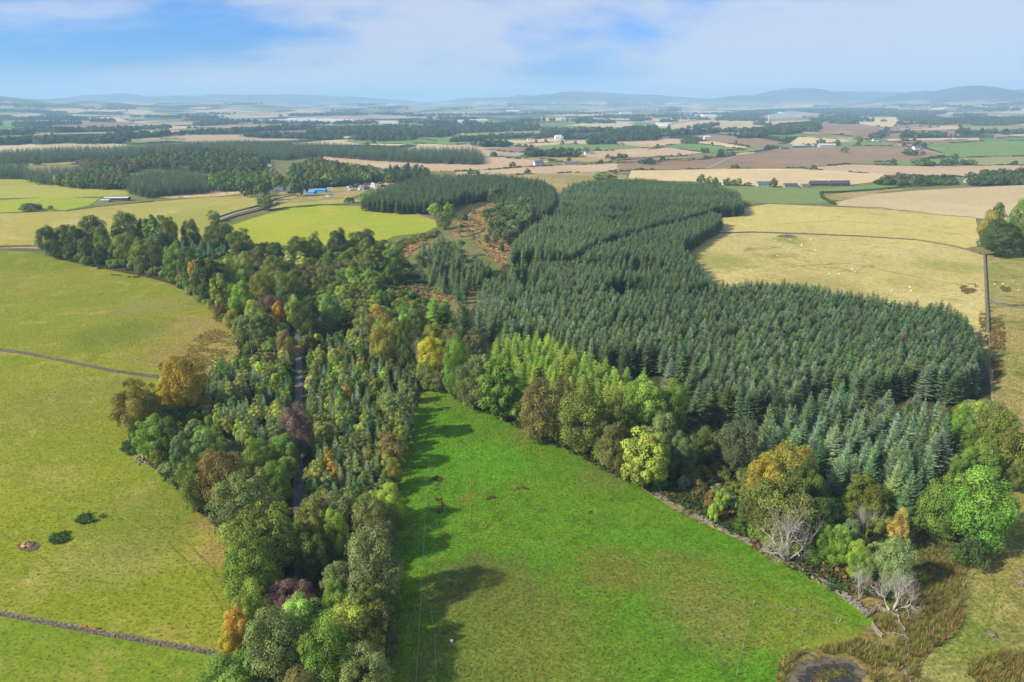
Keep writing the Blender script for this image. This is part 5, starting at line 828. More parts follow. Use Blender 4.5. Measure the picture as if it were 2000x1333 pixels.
bx = np.concatenate(bx); by = np.concatenate(by); nb = len(bx); rr = np.hypot(bx, by)
mass('far_woodland', bx, by, hgt(bx, by), rb.uniform(8, 14, nb) * (1 + rr / 14000), rb.uniform(9, 14, nb) * (1 + rr / 6000), rb.choice(['farbroad', 'farspruce'], nb, p=[.8, .2]), tints(nb, ['deep', 'dark', 'olive', 'spruce'], [3, 3, 1, 2], 9) * .75, 'tree belts and hedgerows scattered over the far farmland', 'woodland', 79)
print('wood points', nt_, nb)
# hedgerows along the far field edges
hx = []; hy = []; hh = []; hw = []; rh_ = np.random.default_rng(83)
for (nm, poly, mk, lay, lab) in FIELDS:
    if max(p[1] for p in poly) > 352 or nm in ('wood_floor', 'heath') or min(p[1] for p in poly) < 205: continue
    p = wpoly(poly, 0.0, 8)
    for i_ in range(len(p)):
        a_, b_ = p[i_], p[(i_ + 1) % len(p)]; L_ = np.hypot(*(b_ - a_))
        if L_ > 2500 or math.sin(i_ * 0.55 + lay) < 0.2: continue
        n_ = int(L_ / 9) + 1; t_ = rh_.random(n_)[:, None]; q_ = a_ + (b_ - a_) * t_ + rh_.normal(0, 1.2, (n_, 2)); big_ = rh_.random(n_) < 0.06
        hx.append(q_[:, 0]); hy.append(q_[:, 1]); hh.append(np.where(big_, rh_.uniform(6, 10, n_), rh_.uniform(1.2, 2.4, n_))); hw.append(np.where(big_, rh_.uniform(7, 11, n_), rh_.uniform(4, 9, n_)))
hx = np.concatenate(hx); hy = np.concatenate(hy); hh = np.concatenate(hh); hw = np.concatenate(hw)
mass('hedgerows', hx, hy, hgt(hx, hy), hh, hw, np.array(['farbroad'] * len(hx)), tints(len(hx), ['deep', 'dark', 'olive', 'brown'], [3, 3, 2, 1], 84) * .8, 'low broken hedgerows between the far fields', 'hedgerow', 85); print('hedge points', len(hx))
# single trees of the far farmland
for k, (u, v, top, w, kd, c, lab) in enumerate([(1752, 360, 337, 17, 'farbroad', 'copper', 'dark round tree standing over the thicket right of the cottages'), (1790, 361, 341, 24, 'farbroad', 'deep', 'broad dark tree right of the dark round one'), (1893, 352, 336, 18, 'farbroad', 'dark', 'lone round tree left of the right tree belt'), (1924, 350, 331, 22, 'farbroad', 'dark', 'left of two dark round trees in the right tree belt'), (1950, 348, 330, 26, 'farbroad', 'deep', 'right of two dark round trees in the right tree belt'), (1990, 348, 317, 20, 'farspruce', 'deep', 'tall dark conifer in the right tree belt'),
    (1648, 299, 287, 13, 'farbroad', 'olive', 'lone tree in the dark ploughed field'), (1675, 277, 266, 18, 'farbroad', 'olive', 'round copse in front of the brown rise'), (1773, 286, 275, 12, 'farspruce', 'deep', 'pointed tree left of the white farmhouse'), (1793, 289, 277, 17, 'farbroad', 'deep', 'dark tree behind the white farmhouse'), (1776, 304, 291, 24, 'farbroad', 'dark', 'wide dark tree below the white farmhouse'), (1802, 303, 295, 7, 'farbroad', 'dark', 'small tree beside the white farmhouse garden'),
    (1796, 324, 311, 28, 'farbroad', 'dark', 'left clump at the field gate cottage'), (1847, 324, 310, 26, 'farbroad', 'deep', 'right clump at the field gate cottage'), (1816, 323, 314, 16, 'farbroad', 'dark', 'middle clump at the field gate cottage'), (1370, 359, 344, 18, 'farbroad', 'dark', 'left tree of the group behind the plantation top'), (1385, 360, 347, 14, 'farbroad', 'olive', 'middle tree of the group behind the plantation top'), (1397, 361, 349, 12, 'farbroad', 'deep', 'right tree of the group behind the plantation top'),
    (1421, 362, 350, 16, 'farbroad', 'olive', 'left pale tree near the plantation top'), (1440, 362, 349, 18, 'farbroad', 'grey', 'right pale tree near the plantation top'), (1460, 363, 356, 12, 'farbroad', 'brown', 'low tree left of the first cottage'), (1510, 366, 351, 14, 'farbroad', 'deep', 'dark tree right of the first cottage'), (1543, 366, 358, 12, 'farbroad', 'dark', 'round tree beside the low cottage'), (1602, 283, 273, 15, 'farbroad', 'deep', 'dark tree beside the right farm shed'), (1578, 287, 281, 8, 'farbroad', 'dark', 'small tree between the farm sheds'),
    (1130, 302, 292, 10, 'farspruce', 'deep', 'left conifer of the mid-field clump'), (1144, 301, 288, 14, 'farbroad', 'dark', 'tallest tree of the mid-field clump'), (1158, 301, 293, 10, 'farspruce', 'deep', 'right conifer of the mid-field clump'), (963, 307, 297, 12, 'farbroad', 'dark', 'lone dark tree right of the ruined farm'), (1252, 321, 312, 12, 'farbroad', 'dark', 'tree left of the small white gable'), (1270, 321, 310, 22, 'farbroad', 'deep', 'dark trees right of the small white gable'), (1224, 275, 268, 5, 'farspruce', 'deep', 'single thin tree in the centre-right fields'),
    (1338, 281, 271, 18, 'farbroad', 'dark', 'left half of the copse above the green field'), (1354, 281, 271, 14, 'farbroad', 'dark', 'right half of the copse above the green field'), (1203, 341, 332, 7, 'farbroad', 'dark', 'small tree by the pale pool'), (1180, 351, 338, 40, 'bush', 'mid', 'green thicket on the skyline of the plantation'), (1596, 245, 234, 12, 'farbroad', 'deep', 'dark tree crowning the hilltop hamlet'), (1582, 258, 244, 22, 'farbroad', 'deep', 'dark mass below the hilltop hamlet'), (1532, 274, 266, 20, 'farbroad', 'mid', 'round green tree left of the shed farm'), (1713, 263, 258, 6, 'farbroad', 'dark', 'tiny round tree on the brown slope')]):
    tree(u, v, top, w, kd, c, lab)
# ------------------------------------------------------------------ dry stone walls
def wpath(pts, step=20):
    p = dense(pts, step, False); x, y = unproj(p[:, 0], p[:, 1]); return np.stack([x, y], 1)
def along(w, d):
    seg = np.hypot(*np.diff(w, axis=0).T); s = np.concatenate([[0], np.cumsum(seg)]); t = np.arange(0, s[-1], d)
    return np.stack([np.interp(t, s, w[:, 0]), np.interp(t, s, w[:, 1])], 1), s[-1]
def stone_wall(pts, h, th, st, label, group='dry stone walls', ruin=0.0, mat=None, name='dry_stone_wall'):
    w = wpath(pts); q, L = along(w, st); mb = MB(); t = np.gradient(q, axis=0); n = len(q); nc = max(1, int(round(h / (st * 0.62))))
    keep = np.ones(n)
    for i in range(n): keep[i] = 0.35 + 0.65 * (0.5 + 0.5 * math.sin(i * st * 0.35 + 1) * math.sin(i * st * 0.13)) if ruin else 1
    for i in range(n):
        a = math.atan2(t[i, 1], t[i, 0]); z = float(hgt(*q[i])); nx, ny = -math.sin(a), math.cos(a); hi = max(1, int(round(nc * (1 - ruin * (1 - keep[i]) * 1.3))))
        for c in range(hi):
            sides = (-1, 1) if c < nc - 1 else (0,)
            for s in sides:
                off = s * th * 0.25 * (1 - 0.3 * c / nc) + random.gauss(0, th * 0.05 + ruin * 0.2); j = random.uniform(-.3, .3) * st
                dz = st * 0.62 * random.uniform(.8, 1.2); mb.box((q[i, 0] + nx * off + math.cos(a) * j, q[i, 1] + ny * off + math.sin(a) * j, z + st * 0.62 * (c + 0.42)), (st * random.uniform(.8, 1.25), th * (0.52 if s else 0.8) * random.uniform(.85, 1.2), dz), a + random.gauss(0, .15), 0.16)
    o = mb.build(name, mat or M_STONE); return tag(o, label, 'wall', group)
stone_wall([(-420, 1117), (-200, 1162), (0, 1201), (100, 1221), (200, 1240), (300, 1258), (432, 1281)], 1.1, 0.62, 0.40, 'lower dry stone wall crossing the left pasture to the wood')
stone_wall([(-300, 648), (0, 686), (60, 694), (140, 711), (220, 727), (322, 741)], 1.1, 0.62, 0.5, 'upper dry stone wall crossing the left pasture')
stone_wall([(1395, 457), (1470, 455), (1560, 458), (1680, 463), (1790, 470), (1860, 482), (1915, 496)], 1.3, 0.9, 0.9, 'long dry stone wall across the dry sheep pasture')
stone_wall([(1922, 498), (1924, 540), (1926, 590), (1929, 650)], 1.3, 0.9, 0.8, 'stone wall running down from the dark round tree')
stone_wall([(1926, 592), (1970, 598), (2040, 600)], 1.2, 0.9, 0.9, 'short stone wall off to the right edge')
stone_wall([(1275, 962), (1330, 998), (1400, 1030), (1440, 1050), (1510, 1085), (1580, 1122), (1625, 1148), (1660, 1175), (1690, 1200)], 1.0, 1.1, 0.5, 'tumbled stone wall along the bright pasture edge', ruin=0.8, mat=M_PALESTONE)
stone_wall([(1828, 1052), (1860, 1056), (1888, 1062)], 1.0, 0.9, 0.45, 'short pale stone wall under the bright green tree', mat=M_PALESTONE)
stone_wall([(1757, 1205), (1762, 1235), (1766, 1262)], 0.7, 0.9, 0.4, 'ruined stone footing beside the rail fence', ruin=0.9, mat=M_PALESTONE); stone_wall([(1765, 1275), (1767, 1300), (1768, 1335)], 0.6, 0.8, 0.4, 'ruined stone footing right of the pond', ruin=0.9, mat=M_PALESTONE)
stone_wall([(525, 412), (560, 407), (620, 402), (680, 400), (740, 404), (800, 415), (848, 430)], 1.2, 0.9, 1.1, 'stone wall along the top of the yellow-green field')
stone_wall([(420, 437), (460, 424), (510, 411), (545, 398)], 1.2, 0.8, 1.0, 'near wall of the farm lane'); stone_wall([(415, 430), (455, 416), (500, 404), (540, 390), (575, 382)], 1.2, 0.8, 1.0, 'far wall of the farm lane')
stone_wall([(1445, 400), (1520, 399), (1600, 403), (1640, 404), (1720, 407), (1760, 413), (1820, 420), (1905, 426)], 1.1, 1.0, 1.2, 'rough wall between the golden pasture and the pale stubble')
stone_wall([(-300, 487), (0, 483), (60, 482), (90, 484)], 1.2, 0.8, 0.9, 'roadside wall at the far left'); stone_wall([(130, 413), (190, 405), (260, 398), (300, 394)], 0.9, 0.9, 1.2, 'low dark dyke below the sunken barn')
# rubble, boulders, cairn
def rocks(name, u, v, n, spread, size, label, cat, mat, group=None, flat=0.7, heap=0.0):
    x, y = P(u, v); bm = bmesh.new()
    for i in range(n):
        a, q = random.uniform(0, 6.28), spread * math.sqrt(random.random()) if n > 1 else 0; s = size * random.uniform(.5, 1.3) if n > 1 else size
        px, py = x + q * math.cos(a), y + q * math.sin(a) * 0.7; pz = float(hgt(px, py)) + s * 0.2 + heap * max(0, 1 - q / max(spread, .1))
        r_ = bmesh.ops.create_icosphere(bm, subdivisions=1 if n > 1 else 2, radius=s / 2)
        for vv in r_['verts']:
            k = random.uniform(.75, 1.2); vv.co = Vector((vv.co.x * k + px - x, vv.co.y * k + py - y, vv.co.z * k * flat + pz - float(hgt(x, y))))
    me = bpy.data.meshes.new(name); bm.to_mesh(me); bm.free(); me.materials.append(mat); o = link(name, me); o.location = (x, y, float(hgt(x, y))); tag(o, label, cat, group)
rocks('clearance_cairn', 1537, 463, 160, 7.5, 1.0, 'heap of field stones in the dry sheep pasture', 'cairn', M_STONE, heap=1.6)
rocks('stone_rubble', 285, 900, 60, 4.2, 0.9, 'pale stone rubble at the edge of the left pasture', 'rubble', M_PALESTONE); rocks('stone_rubble', 1940, 585, 60, 4.5, 0.9, 'pale tumbled stones at the wall junction', 'rubble', M_PALESTONE)
BG = 'boulders in the rough pasture'
for (u, v, s, lab) in [(1937, 1242, 1.5, 'grey boulder in the rough pasture above the rush clumps'), (1996, 1122, 1.3, 'upper grey boulder cut by the right edge'), (1995, 1142, 1.6, 'lower grey boulder cut by the right edge'), (1932, 1126, .8, 'small pale stone near the wall corner'), (1928, 1118, .6, 'smaller pale stone beside the first near the wall corner'), (1975, 1256, .7, 'small stone right of the grey boulder'), (1915, 1248, .6, 'small stone left of the grey boulder'), (1410, 1242, .7, 'pale stone in the bright pasture near the fence'), (902, 922, .6, 'pale stone high in the bright pasture'), (230, 937, .6, 'pale stone in the left pasture below the rubble'), (344, 1013, .6, 'pale stone near the left wood edge'), (305, 1075, .6, 'dark stone in the middle of the left pasture')]:
    rocks('boulder', u, v, 1, 0, s, lab, 'boulder', M_PALESTONE if 'pale' in lab else M_STONE, BG)

# ------------------------------------------------------------------ fences
def fence(pts, gap, h, wires, label, rails=False, mat=None, name='wire_fence', stay=None):
    w = wpath(pts); q, L = along(w, gap); q = np.vstack([q, w[-1:]]); r_ = empty(name, (q[0, 0], q[0, 1], float(hgt(*q[0])))); o0 = Vector(r_.location)
    pm = MB(); pm.box((0, 0, h / 2 - 0.15), (0.13, 0.13, h + 0.3), 0, 0.1); pmesh = pm.mesh('post', mat or M_WOOD); Z = hgt(q[:, 0], q[:, 1])
    for i in range(len(q)): p = link('post', pmesh, r_); p.location = (q[i, 0] - o0.x, q[i, 1] - o0.y, Z[i] - o0.z); p.rotation_euler = (random.gauss(0, .04), random.gauss(0, .04), random.uniform(0, 3))
    for k in range(wires):
        z = h * (k + 0.7) / wires; mb = MB()
        if rails:
            for i in range(len(q) - 1):
                a = Vector((q[i, 0], q[i, 1], Z[i] + z)) - o0; b = Vector((q[i + 1, 0], q[i + 1, 1], Z[i + 1] + z)) - o0; m = (a + b) / 2; d = b - a; rl = MB(); rl.box((0, 0, 0), (d.length * 1.03, 0.05, 0.14)); R_ = rl.build('rail', mat or M_WOOD, r_); R_.location = m; R_.rotation_euler = (0, -math.asin(d.z / d.length), math.atan2(d.y, d.x))
        else:
            mb.tube([Vector((q[i, 0], q[i, 1], Z[i] + z)) - o0 for i in range(len(q))], [0.008] * len(q), 3); mb.build('wire', M_WIRE, r_)
    return tag(r_, label, 'fence')
fence([(848, 785), (842, 850), (838, 900), (834, 960), (828, 1060), (823, 1160), (818, 1260), (812, 1345)], 6.0, 1.05, 4, 'post and wire fence down the left side of the bright pasture'); fence([(843, 1203), (846, 1215), (851, 1232), (850, 1280), (852, 1345)], 7.0, 1.15, 4, 'short wire fence with tall end post in the bright pasture')
fence([(1471, 1182), (1462, 1220), (1452, 1260), (1442, 1300), (1434, 1345)], 7.0, 1.15, 4, 'wire fence crossing the lower right of the bright pasture'); fence([(1471, 1182), (1520, 1190), (1580, 1200), (1640, 1215)], 8, 1.0, 3, 'faint wire fence leading to the rushes')
fence([(1690, 1208), (1712, 1190)], 1.9, 1.2, 4, 'grey timber sheep pen side by the ruined wall', True, name='timber_fence'); fence([(1712, 1190), (1732, 1201), (1752, 1211)], 2.0, 1.2, 3, 'white-grey rail fence beside the gnarled dead tree', True, name='rail_fence')
fence([(1753, 1211), (1755, 1228), (1765, 1236)], 1.8, 1.2, 3, 'rail fence length below the gnarled dead tree', True, name='rail_fence'); fence([(1702, 1224), (1711, 1238), (1720, 1246)], 1.9, 1.2, 3, 'slanting rail fence among the rushes', True, name='rail_fence'); fence([(1742, 1243), (1766, 1249), (1772, 1256)], 2.2, 1.1, 2, 'low rail fence at the right of the rushes', True, name='rail_fence')
fence([(1931, 655), (1932, 700), (1934, 745), (1938, 790)], 4.0, 1.2, 4, 'post fence down the right side of the plantation'); fence([(1945, 1010), (1943, 1060), (1943, 1092), (1900, 1120), (1880, 1150)], 4.5, 1.1, 4, 'wire fence round the wall corner'); fence([(1768, 1262), (1772, 1300), (1776, 1340)], 3.5, 1.1, 4, 'wire fence right of the pond')
# fallen branch lying on the rushy corner
x, y = P(416, 712); z = float(hgt(x, y)); mb = MB(); mb.tube([(0, 0, 1.6), (2.4, -1.2, 1.1), (5, -2.6, .25)], [.10, .16, .2], 6); mb.tube([(2.4, -1.2, 1.1), (2.2, 0, 1.9)], [.08, .03], 5); o = mb.build('fallen_trunk', M_DEADWOOD, None, True); o.location = (x, y, z); tag(o, 'bleached fallen trunk leaning at the rushy corner', 'log')

# ------------------------------------------------------------------ buildings
MW = {k: plain_mat('render_' + k, c, 0.85, 0.08, 0.6) for k, c in dict(white=(.78, .77, .74), stone=(.33, .29, .24), cream=(.60, .55, .46), brown=(.22, .15, .10), grey=(.36, .36, .35), blue=(.06, .25, .62), dark=(.06, .06, .065), green=(.10, .17, .12)).items()}
MR = {k: plain_mat('roof_' + k, c, 0.7, 0.15, 0.8) for k, c in dict(slate=(.12, .13, .15), tile=(.30, .19, .13), tin=(.42, .44, .45), dark=(.07, .07, .075), blue=(.10, .30, .62), pale=(.55, .56, .55)).items()}
M_PANE = plain_mat('pane', (.03, .035, .04), 0.1, 0.1, 1.0, 0.5)
def house(u, v, L, D, h, rh, rz, wall, roof, label, name='cottage', cat='house', chim=1, wins=3, door=True):
    x, y = P(u, v); r_ = empty(name, (x, y, float(hgt(x, y)) - 0.2), rz); l, d = L / 2, D / 2
    mb = MB(); mb.add([(-l, -d, 0), (l, -d, 0), (l, d, 0), (-l, d, 0), (-l, -d, h), (l, -d, h), (l, d, h), (-l, d, h), (-l, 0, h + rh - .05), (l, 0, h + rh - .05)], [(0, 1, 5, 4), (2, 3, 7, 6), (1, 2, 6, 9, 5), (3, 0, 4, 8, 7)]); mb.build('wall', MW[wall], r_)
    e = 0.35; mb = MB(); a = rh / d
    mb.add([(-l - e, -d - e, h - e * a), (l + e, -d - e, h - e * a), (l + e, 0, h + rh), (-l - e, 0, h + rh), (-l - e, -d - e, h - e * a + .18), (l + e, -d - e, h - e * a + .18), (l + e, 0, h + rh + .2), (-l - e, 0, h + rh + .2), (-l - e, d + e, h - e * a), (l + e, d + e, h - e * a), (-l - e, d + e, h - e * a + .18), (l + e, d + e, h - e * a + .18)], [(4, 5, 6, 7), (7, 6, 11, 10), (0, 1, 5, 4), (9, 8, 10, 11), (1, 2, 6, 5), (2, 9, 11, 6), (3, 0, 4, 7), (8, 3, 7, 10), (0, 3, 2, 1), (3, 8, 9, 2)]); rf = mb.build('roof', MR[roof], r_)
    for k in range(chim): c = MB(); c.box(((-1 if k else 1) * (l - .5), 0, h + rh + .3), (.9, .7, 1.5)); c.build('chimney', MW['stone'], rf)
    for sy in (-1, 1):
        for k in range(wins):
            wx = -l + L * (k + .5) / wins; isd = door and sy < 0 and k == wins // 2
            c = MB(); c.box((wx, sy * (d + .02), 1.05 if isd else 1.5), (.95, .08, 2.0) if isd else (1.0, .08, 1.15)); c.build('door' if isd else 'window', MW['brown'] if isd else M_PANE, r_)
    return tag(r_, label, cat, 'scattered farm buildings')
def shed(u, v, L, D, h, rh, rz, wall, roof, label, name='farm_shed', cat='shed'): return house(u, v, L, D, h, rh, rz, wall, roof, label, name, cat, 0, 0, False)
house(572, 378, 12, 8, 3.2, 4.2, 0.5, 'dark', 'tile', 'steep tiled farmhouse with dark gable at the end of the farm lane', chim=1); house(601, 368, 11, 7, 4.6, 3, 0.3, 'white', 'pale', 'pale house half hidden by farmyard trees'); house(545, 376, 10, 7, 3, 3, 0.2, 'cream', 'slate', 'small cottage left of the tiled farmhouse')
shed(608, 379, 11, 6, 2.6, 1.6, -0.3, 'blue', 'blue', 'low blue shed at the farmyard'); shed(627, 376, 13, 6, 3.2, .9, -0.1, 'blue', 'blue', 'bright blue container shed in the farmyard'); shed(230, 391, 24, 8, 2.6, .8, 0.1, 'dark', 'pale', 'long low sunken barn in the far left field', 'barn', 'barn'); shed(206, 394, 9, 6, 1.8, .5, 0.1, 'grey', 'pale', 'small lean-to beside the sunken barn')
shed(495, 331, 26, 8, 3.2, .8, 0.1, 'white', 'pale', 'long white caravan row roof in the left wood'); shed(524, 325, 12, 7, 3, 1.2, 0, 'white', 'slate', 'small white building in the left wood')
house(1491, 365, 17, 8, 3.4, 3.2, 0.05, 'grey', 'slate', 'first slate-roofed cottage in the row by the golden stubble'); house(1543, 367, 16, 8, 2.8, 2.6, 0.0, 'stone', 'dark', 'low second cottage in the row by the golden stubble'); house(1598, 363, 22, 8, 3.0, 3.2, 0.0, 'dark', 'dark', 'third dark-roofed cottage in the row'); house(1638, 363, 24, 8, 3.2, 3.2, 0.0, 'dark', 'dark', 'fourth dark-roofed cottage in the row'); house(1572, 366, 9, 6, 2.4, 1.6, 0.0, 'stone', 'slate', 'small outbuilding between the cottages'); house(1415, 361, 9, 7, 3, 3, 0.4, 'white', 'slate', 'cottage glimpsed among trees at the plantation top')
shed(1558, 289, 30, 14, 5, 2.5, 0.1, 'green', 'tin', 'left big farm shed above the ploughed field'); shed(1614, 288, 36, 16, 5, 3, 0.0, 'grey', 'tin', 'right big farm shed above the ploughed field'); shed(1595, 287, 22, 14, 5, 2.5, 0.1, 'stone', 'slate', 'old stone steading between the big sheds'); shed(1530, 292, 18, 10, 4, 2, 0.2, 'brown', 'slate', 'small brown shed left of the big sheds')
house(1790, 293, 18, 9, 4.5, 4, 0.2, 'white', 'slate', 'white farmhouse among dark trees in the right fields'); house(1710, 277, 16, 8, 4, 3.5, 0.1, 'white', 'slate', 'white cottage at the end of the small green field'); house(1819, 323, 12, 7, 3, 3, 0.2, 'cream', 'slate', 'cottage between the field gate clumps'); house(1258, 320, 8, 10, 5, 5, 0.1, 'white', 'slate', 'small white gable between trees in the ploughed land')
house(1052, 324, 16, 8, 4.5, 4, 0.35, 'white', 'slate', 'white farmhouse at the end of the pinkish stubble'); house(1116, 323, 26, 8, 3.5, 3.2, 0.1, 'stone', 'slate', 'long stone steading right of the white farmhouse'); house(912, 311, 24, 9, 4, 4.5, 0.3, 'stone', 'slate', 'old stone farm at the end of the conifer belt'); house(1148, 302, 12, 8, 3.5, 3, 0.2, 'white', 'slate', 'cottage under the mid-field clump')
house(1090, 272, 20, 11, 6, 6, 0.3, 'white', 'pale', 'white house at the centre-right road'); shed(1106, 272, 34, 14, 5, 2, 0.1, 'white', 'pale', 'long white building right of the white house'); house(1036, 275, 18, 9, 4, 3, 0.2, 'white', 'tile', 'roadside cottage in the straw field'); house(1006, 256, 28, 12, 6, 5, 0.2, 'white', 'slate', 'pale mansion on the pale green rise'); house(1380, 273, 16, 9, 7, 3, 0.2, 'cream', 'pale', 'pale ruin on the ploughed rise')
for k, (u, v, s) in enumerate([(1512, 262, 1.2), (1498, 261, 1), (1482, 261, 1), (1528, 259, 1), (1535, 255, 1), (1556, 252, 1), (1568, 252, .9)]): house(u, v, 14 * s, 9, 5, 4.5, random.uniform(-.5, .8), 'white', 'slate', ['tall white church-like house of the hilltop hamlet', 'white house left of the tall hamlet house', 'leftmost white house of the hilltop hamlet', 'white house right of the tall hamlet house', 'fifth white house of the hilltop hamlet', 'sixth white house of the hilltop hamlet', 'rightmost white house of the hilltop hamlet'][k])
shed(1853, 236, 75, 24, 7, 3, 0.0, 'white', 'dark', 'long white livestock shed on the right skyline'); shed(1880, 235, 75, 22, 6, 2.5, 0.0, 'dark', 'dark', 'long dark livestock shed beside the white one'); house(1953, 270, 30, 12, 4, 4, 0.0, 'brown', 'tile', 'low tiled farm at the right edge trees'); house(1895, 357, 16, 9, 3.5, 3.5, 0.4, 'grey', 'slate', 'slate roof glimpsed in the right tree belt')
TN = 'far town buildings'
for k, (u, v, L) in enumerate([(552, 238, 150), (580, 237, 130), (592, 235, 170), (618, 237, 120), (634, 237, 110), (660, 238, 160), (676, 239, 120), (760, 242, 90), (715, 242, 110), (1338, 226, 90), (1356, 227, 120), (1372, 225, 120), (1384, 228, 90), (1002, 218, 120), (1222, 223, 90), (900, 240, 70), (935, 238, 80), (1295, 246, 60), (1520, 222, 70)]):
    o = shed(u, v, L, 40, 9, 3, random.uniform(-.2, .2), 'white', 'pale', 'pale works building of the far hazy town', 'works_building', 'building'); o['group'] = TN
x, y = P(1500, 241); mb = MB(); mb.tube([(0, 0, 0), (0, 0, 20), (0, 0, 40)], [1.8, 1.5, 1.3], 10); o = mb.build('mast_tower', MW['white']); o.location = (x, y, float(hgt(x, y))); tag(o, 'thin white tower in the right distance', 'tower')
def pole(u, v, h, label):
    x, y = P(u, v); r_ = empty('utility_pole', (x, y, float(hgt(x, y)))); m = MB(); m.tube([(0, 0, 0), (0, 0, h)], [.2, .14], 6); m.build('pole', M_WOOD, r_); m = MB(); m.box((0, 0, h - .6), (2.6, .15, .18)); m.build('crossarm', M_WOOD, r_); tag(r_, label, 'pole', 'utility poles')
pole(849, 333, 13, 'utility pole in the pinkish stubble field'); pole(1291, 349, 12, 'utility pole in the golden stubble field'); pole(1558, 329, 12, 'utility pole at the edge of the ploughed field')

# parked cars, vans and caravans of the farmyard
MC = {k: plain_mat('paint_' + k, c, 0.35, 0.05, 1.0, 0.5) for k, c in dict(white=(.75, .76, .78), blue=(.05, .12, .35), red=(.35, .04, .03), grey=(.22, .23, .25), black=(.03, .03, .035), pale=(.5, .55, .62)).items()}; M_TYRE = plain_mat('tyre', (.02, .02, .02), .9)
def vehicle(u, v, typ, col, rz, label):
    x, y = P(u, v); r_ = empty({'car': 'parked_car', 'van': 'parked_van', 'caravan': 'caravan'}[typ], (x, y, float(hgt(x, y)) + .02), rz); L, Wd, Hb, Hc = {'car': (4.2, 1.75, .85, 1.45), 'van': (5.4, 2.0, 1.2, 2.5), 'caravan': (6.5, 2.3, 2.2, 2.6)}[typ]
    def prof(pts, wd, nm, mt):
        m = MB(); n = len(pts); V = [(p[0], s * wd / 2, p[1]) for s in (-1, 1) for p in pts]; m.add(V, [tuple(range(n)), tuple(range(2 * n - 1, n - 1, -1))] + [(i, n + i, n + (i + 1) % n, (i + 1) % n) for i in range(n)]); return m.build(nm, mt, r_)
    l = L / 2
    if typ == 'car': prof([(-l, .3), (l, .3), (l, .7), (l * .5, Hb), (-l * .9, Hb), (-l, .75)], Wd, 'body', MC[col]); prof([(-l * .85, Hb), (l * .45, Hb), (l * .15, Hc), (-l * .6, Hc)], Wd * .86, 'cabin', M_PANE); c = MB(); c.box((-l * .22, 0, Hc + .03), (L * .36, Wd * .8, .06)); c.build('roof', MC[col], r_)
    else: prof([(-l, .35), (l, .35), (l, Hb * .9), (l * .8, Hc if typ == 'caravan' else Hb), (l * .55, Hc), (-l * .95, Hc), (-l, Hc * .9)], Wd, 'body', MC[col]); c = MB(); c.box((0 if typ == 'caravan' else l * .45, 0, Hc * .68), (L * .5 if typ == 'caravan' else L * .2, Wd + .05, .6)); c.build('window', M_PANE, r_)
    for sx in ((-.6, .62) if typ != 'caravan' else (-.1,)):
        for sy in (-1, 1): m = MB(); m.tube([(sx * l, sy * (Wd / 2 - .2), .33), (sx * l, sy * (Wd / 2 + .02), .33)], [.33, .33], 10); m.build('wheel', M_TYRE, r_)
    tag(r_, label, {'car': 'car', 'van': 'van', 'caravan': 'caravan'}[typ], 'vehicles in the farmyard')
VC = ['white', 'blue', 'grey', 'white', 'pale', 'red', 'black', 'white']
for k in range(34):
    u = 684 + (k % 12) * 6.4 + random.uniform(-2, 2); v = 364 + (k // 12) * 4.2 + random.uniform(-1, 1) - (u - 684) * 0.05; typ = ['car', 'car', 'van', 'car', 'caravan'][k % 5]
    vehicle(u, v, typ, VC[(k * 5) % 8], random.uniform(-.5, .5) + (1.57 if k % 3 == 0 else 0), {'car': 'small parked car among the farmyard vehicles', 'van': 'parked van among the farmyard vehicles', 'caravan': 'boxy caravan among the farmyard vehicles'}[typ])
vehicle(641, 386, 'van', 'white', 0.1, 'white van parked below the blue container shed'); vehicle(645, 371, 'caravan', 'white', 0.2, 'pale caravan right of the blue container shed')
for k, (u, v, top, w, kd, c, lab) in enumerate([(484, 386, 358, 24, 'farbroad', 'deep', 'leftmost dark tree of the farmyard'), (510, 385, 352, 28, 'farbroad', 'dark', 'second dark tree of the farmyard'), (553, 371, 344, 32, 'farbroad', 'dark', 'round tree behind the farmyard cottage'), (540, 392, 368, 22, 'farspruce', 'deep', 'dark conifer left of the tiled farmhouse'), (587, 384, 345, 28, 'farbroad', 'deep', 'tall dark tree right of the tiled farmhouse'), (610, 366, 335, 24, 'farbroad', 'dark', 'dark tree behind the pale farmyard house'), (628, 366, 338, 22, 'farbroad', 'brown', 'brown tree behind the blue container shed'), (648, 366, 337, 26, 'farbroad', 'ygrn', 'light green tree behind the farmyard'), (733, 358, 340, 15, 'farbroad', 'deep', 'left tree by the farmyard vehicles'), (746, 357, 341, 14, 'farbroad', 'deep', 'right tree by the farmyard vehicles'), (762, 358, 341, 18, 'farbroad', 'olive', 'olive tree by the conifer wood tip'), (778, 358, 341, 20, 'farspruce', 'deep', 'dark conifer by the conifer wood tip')]): tree(u, v, top, w, kd, c, lab, 'farmyard trees')
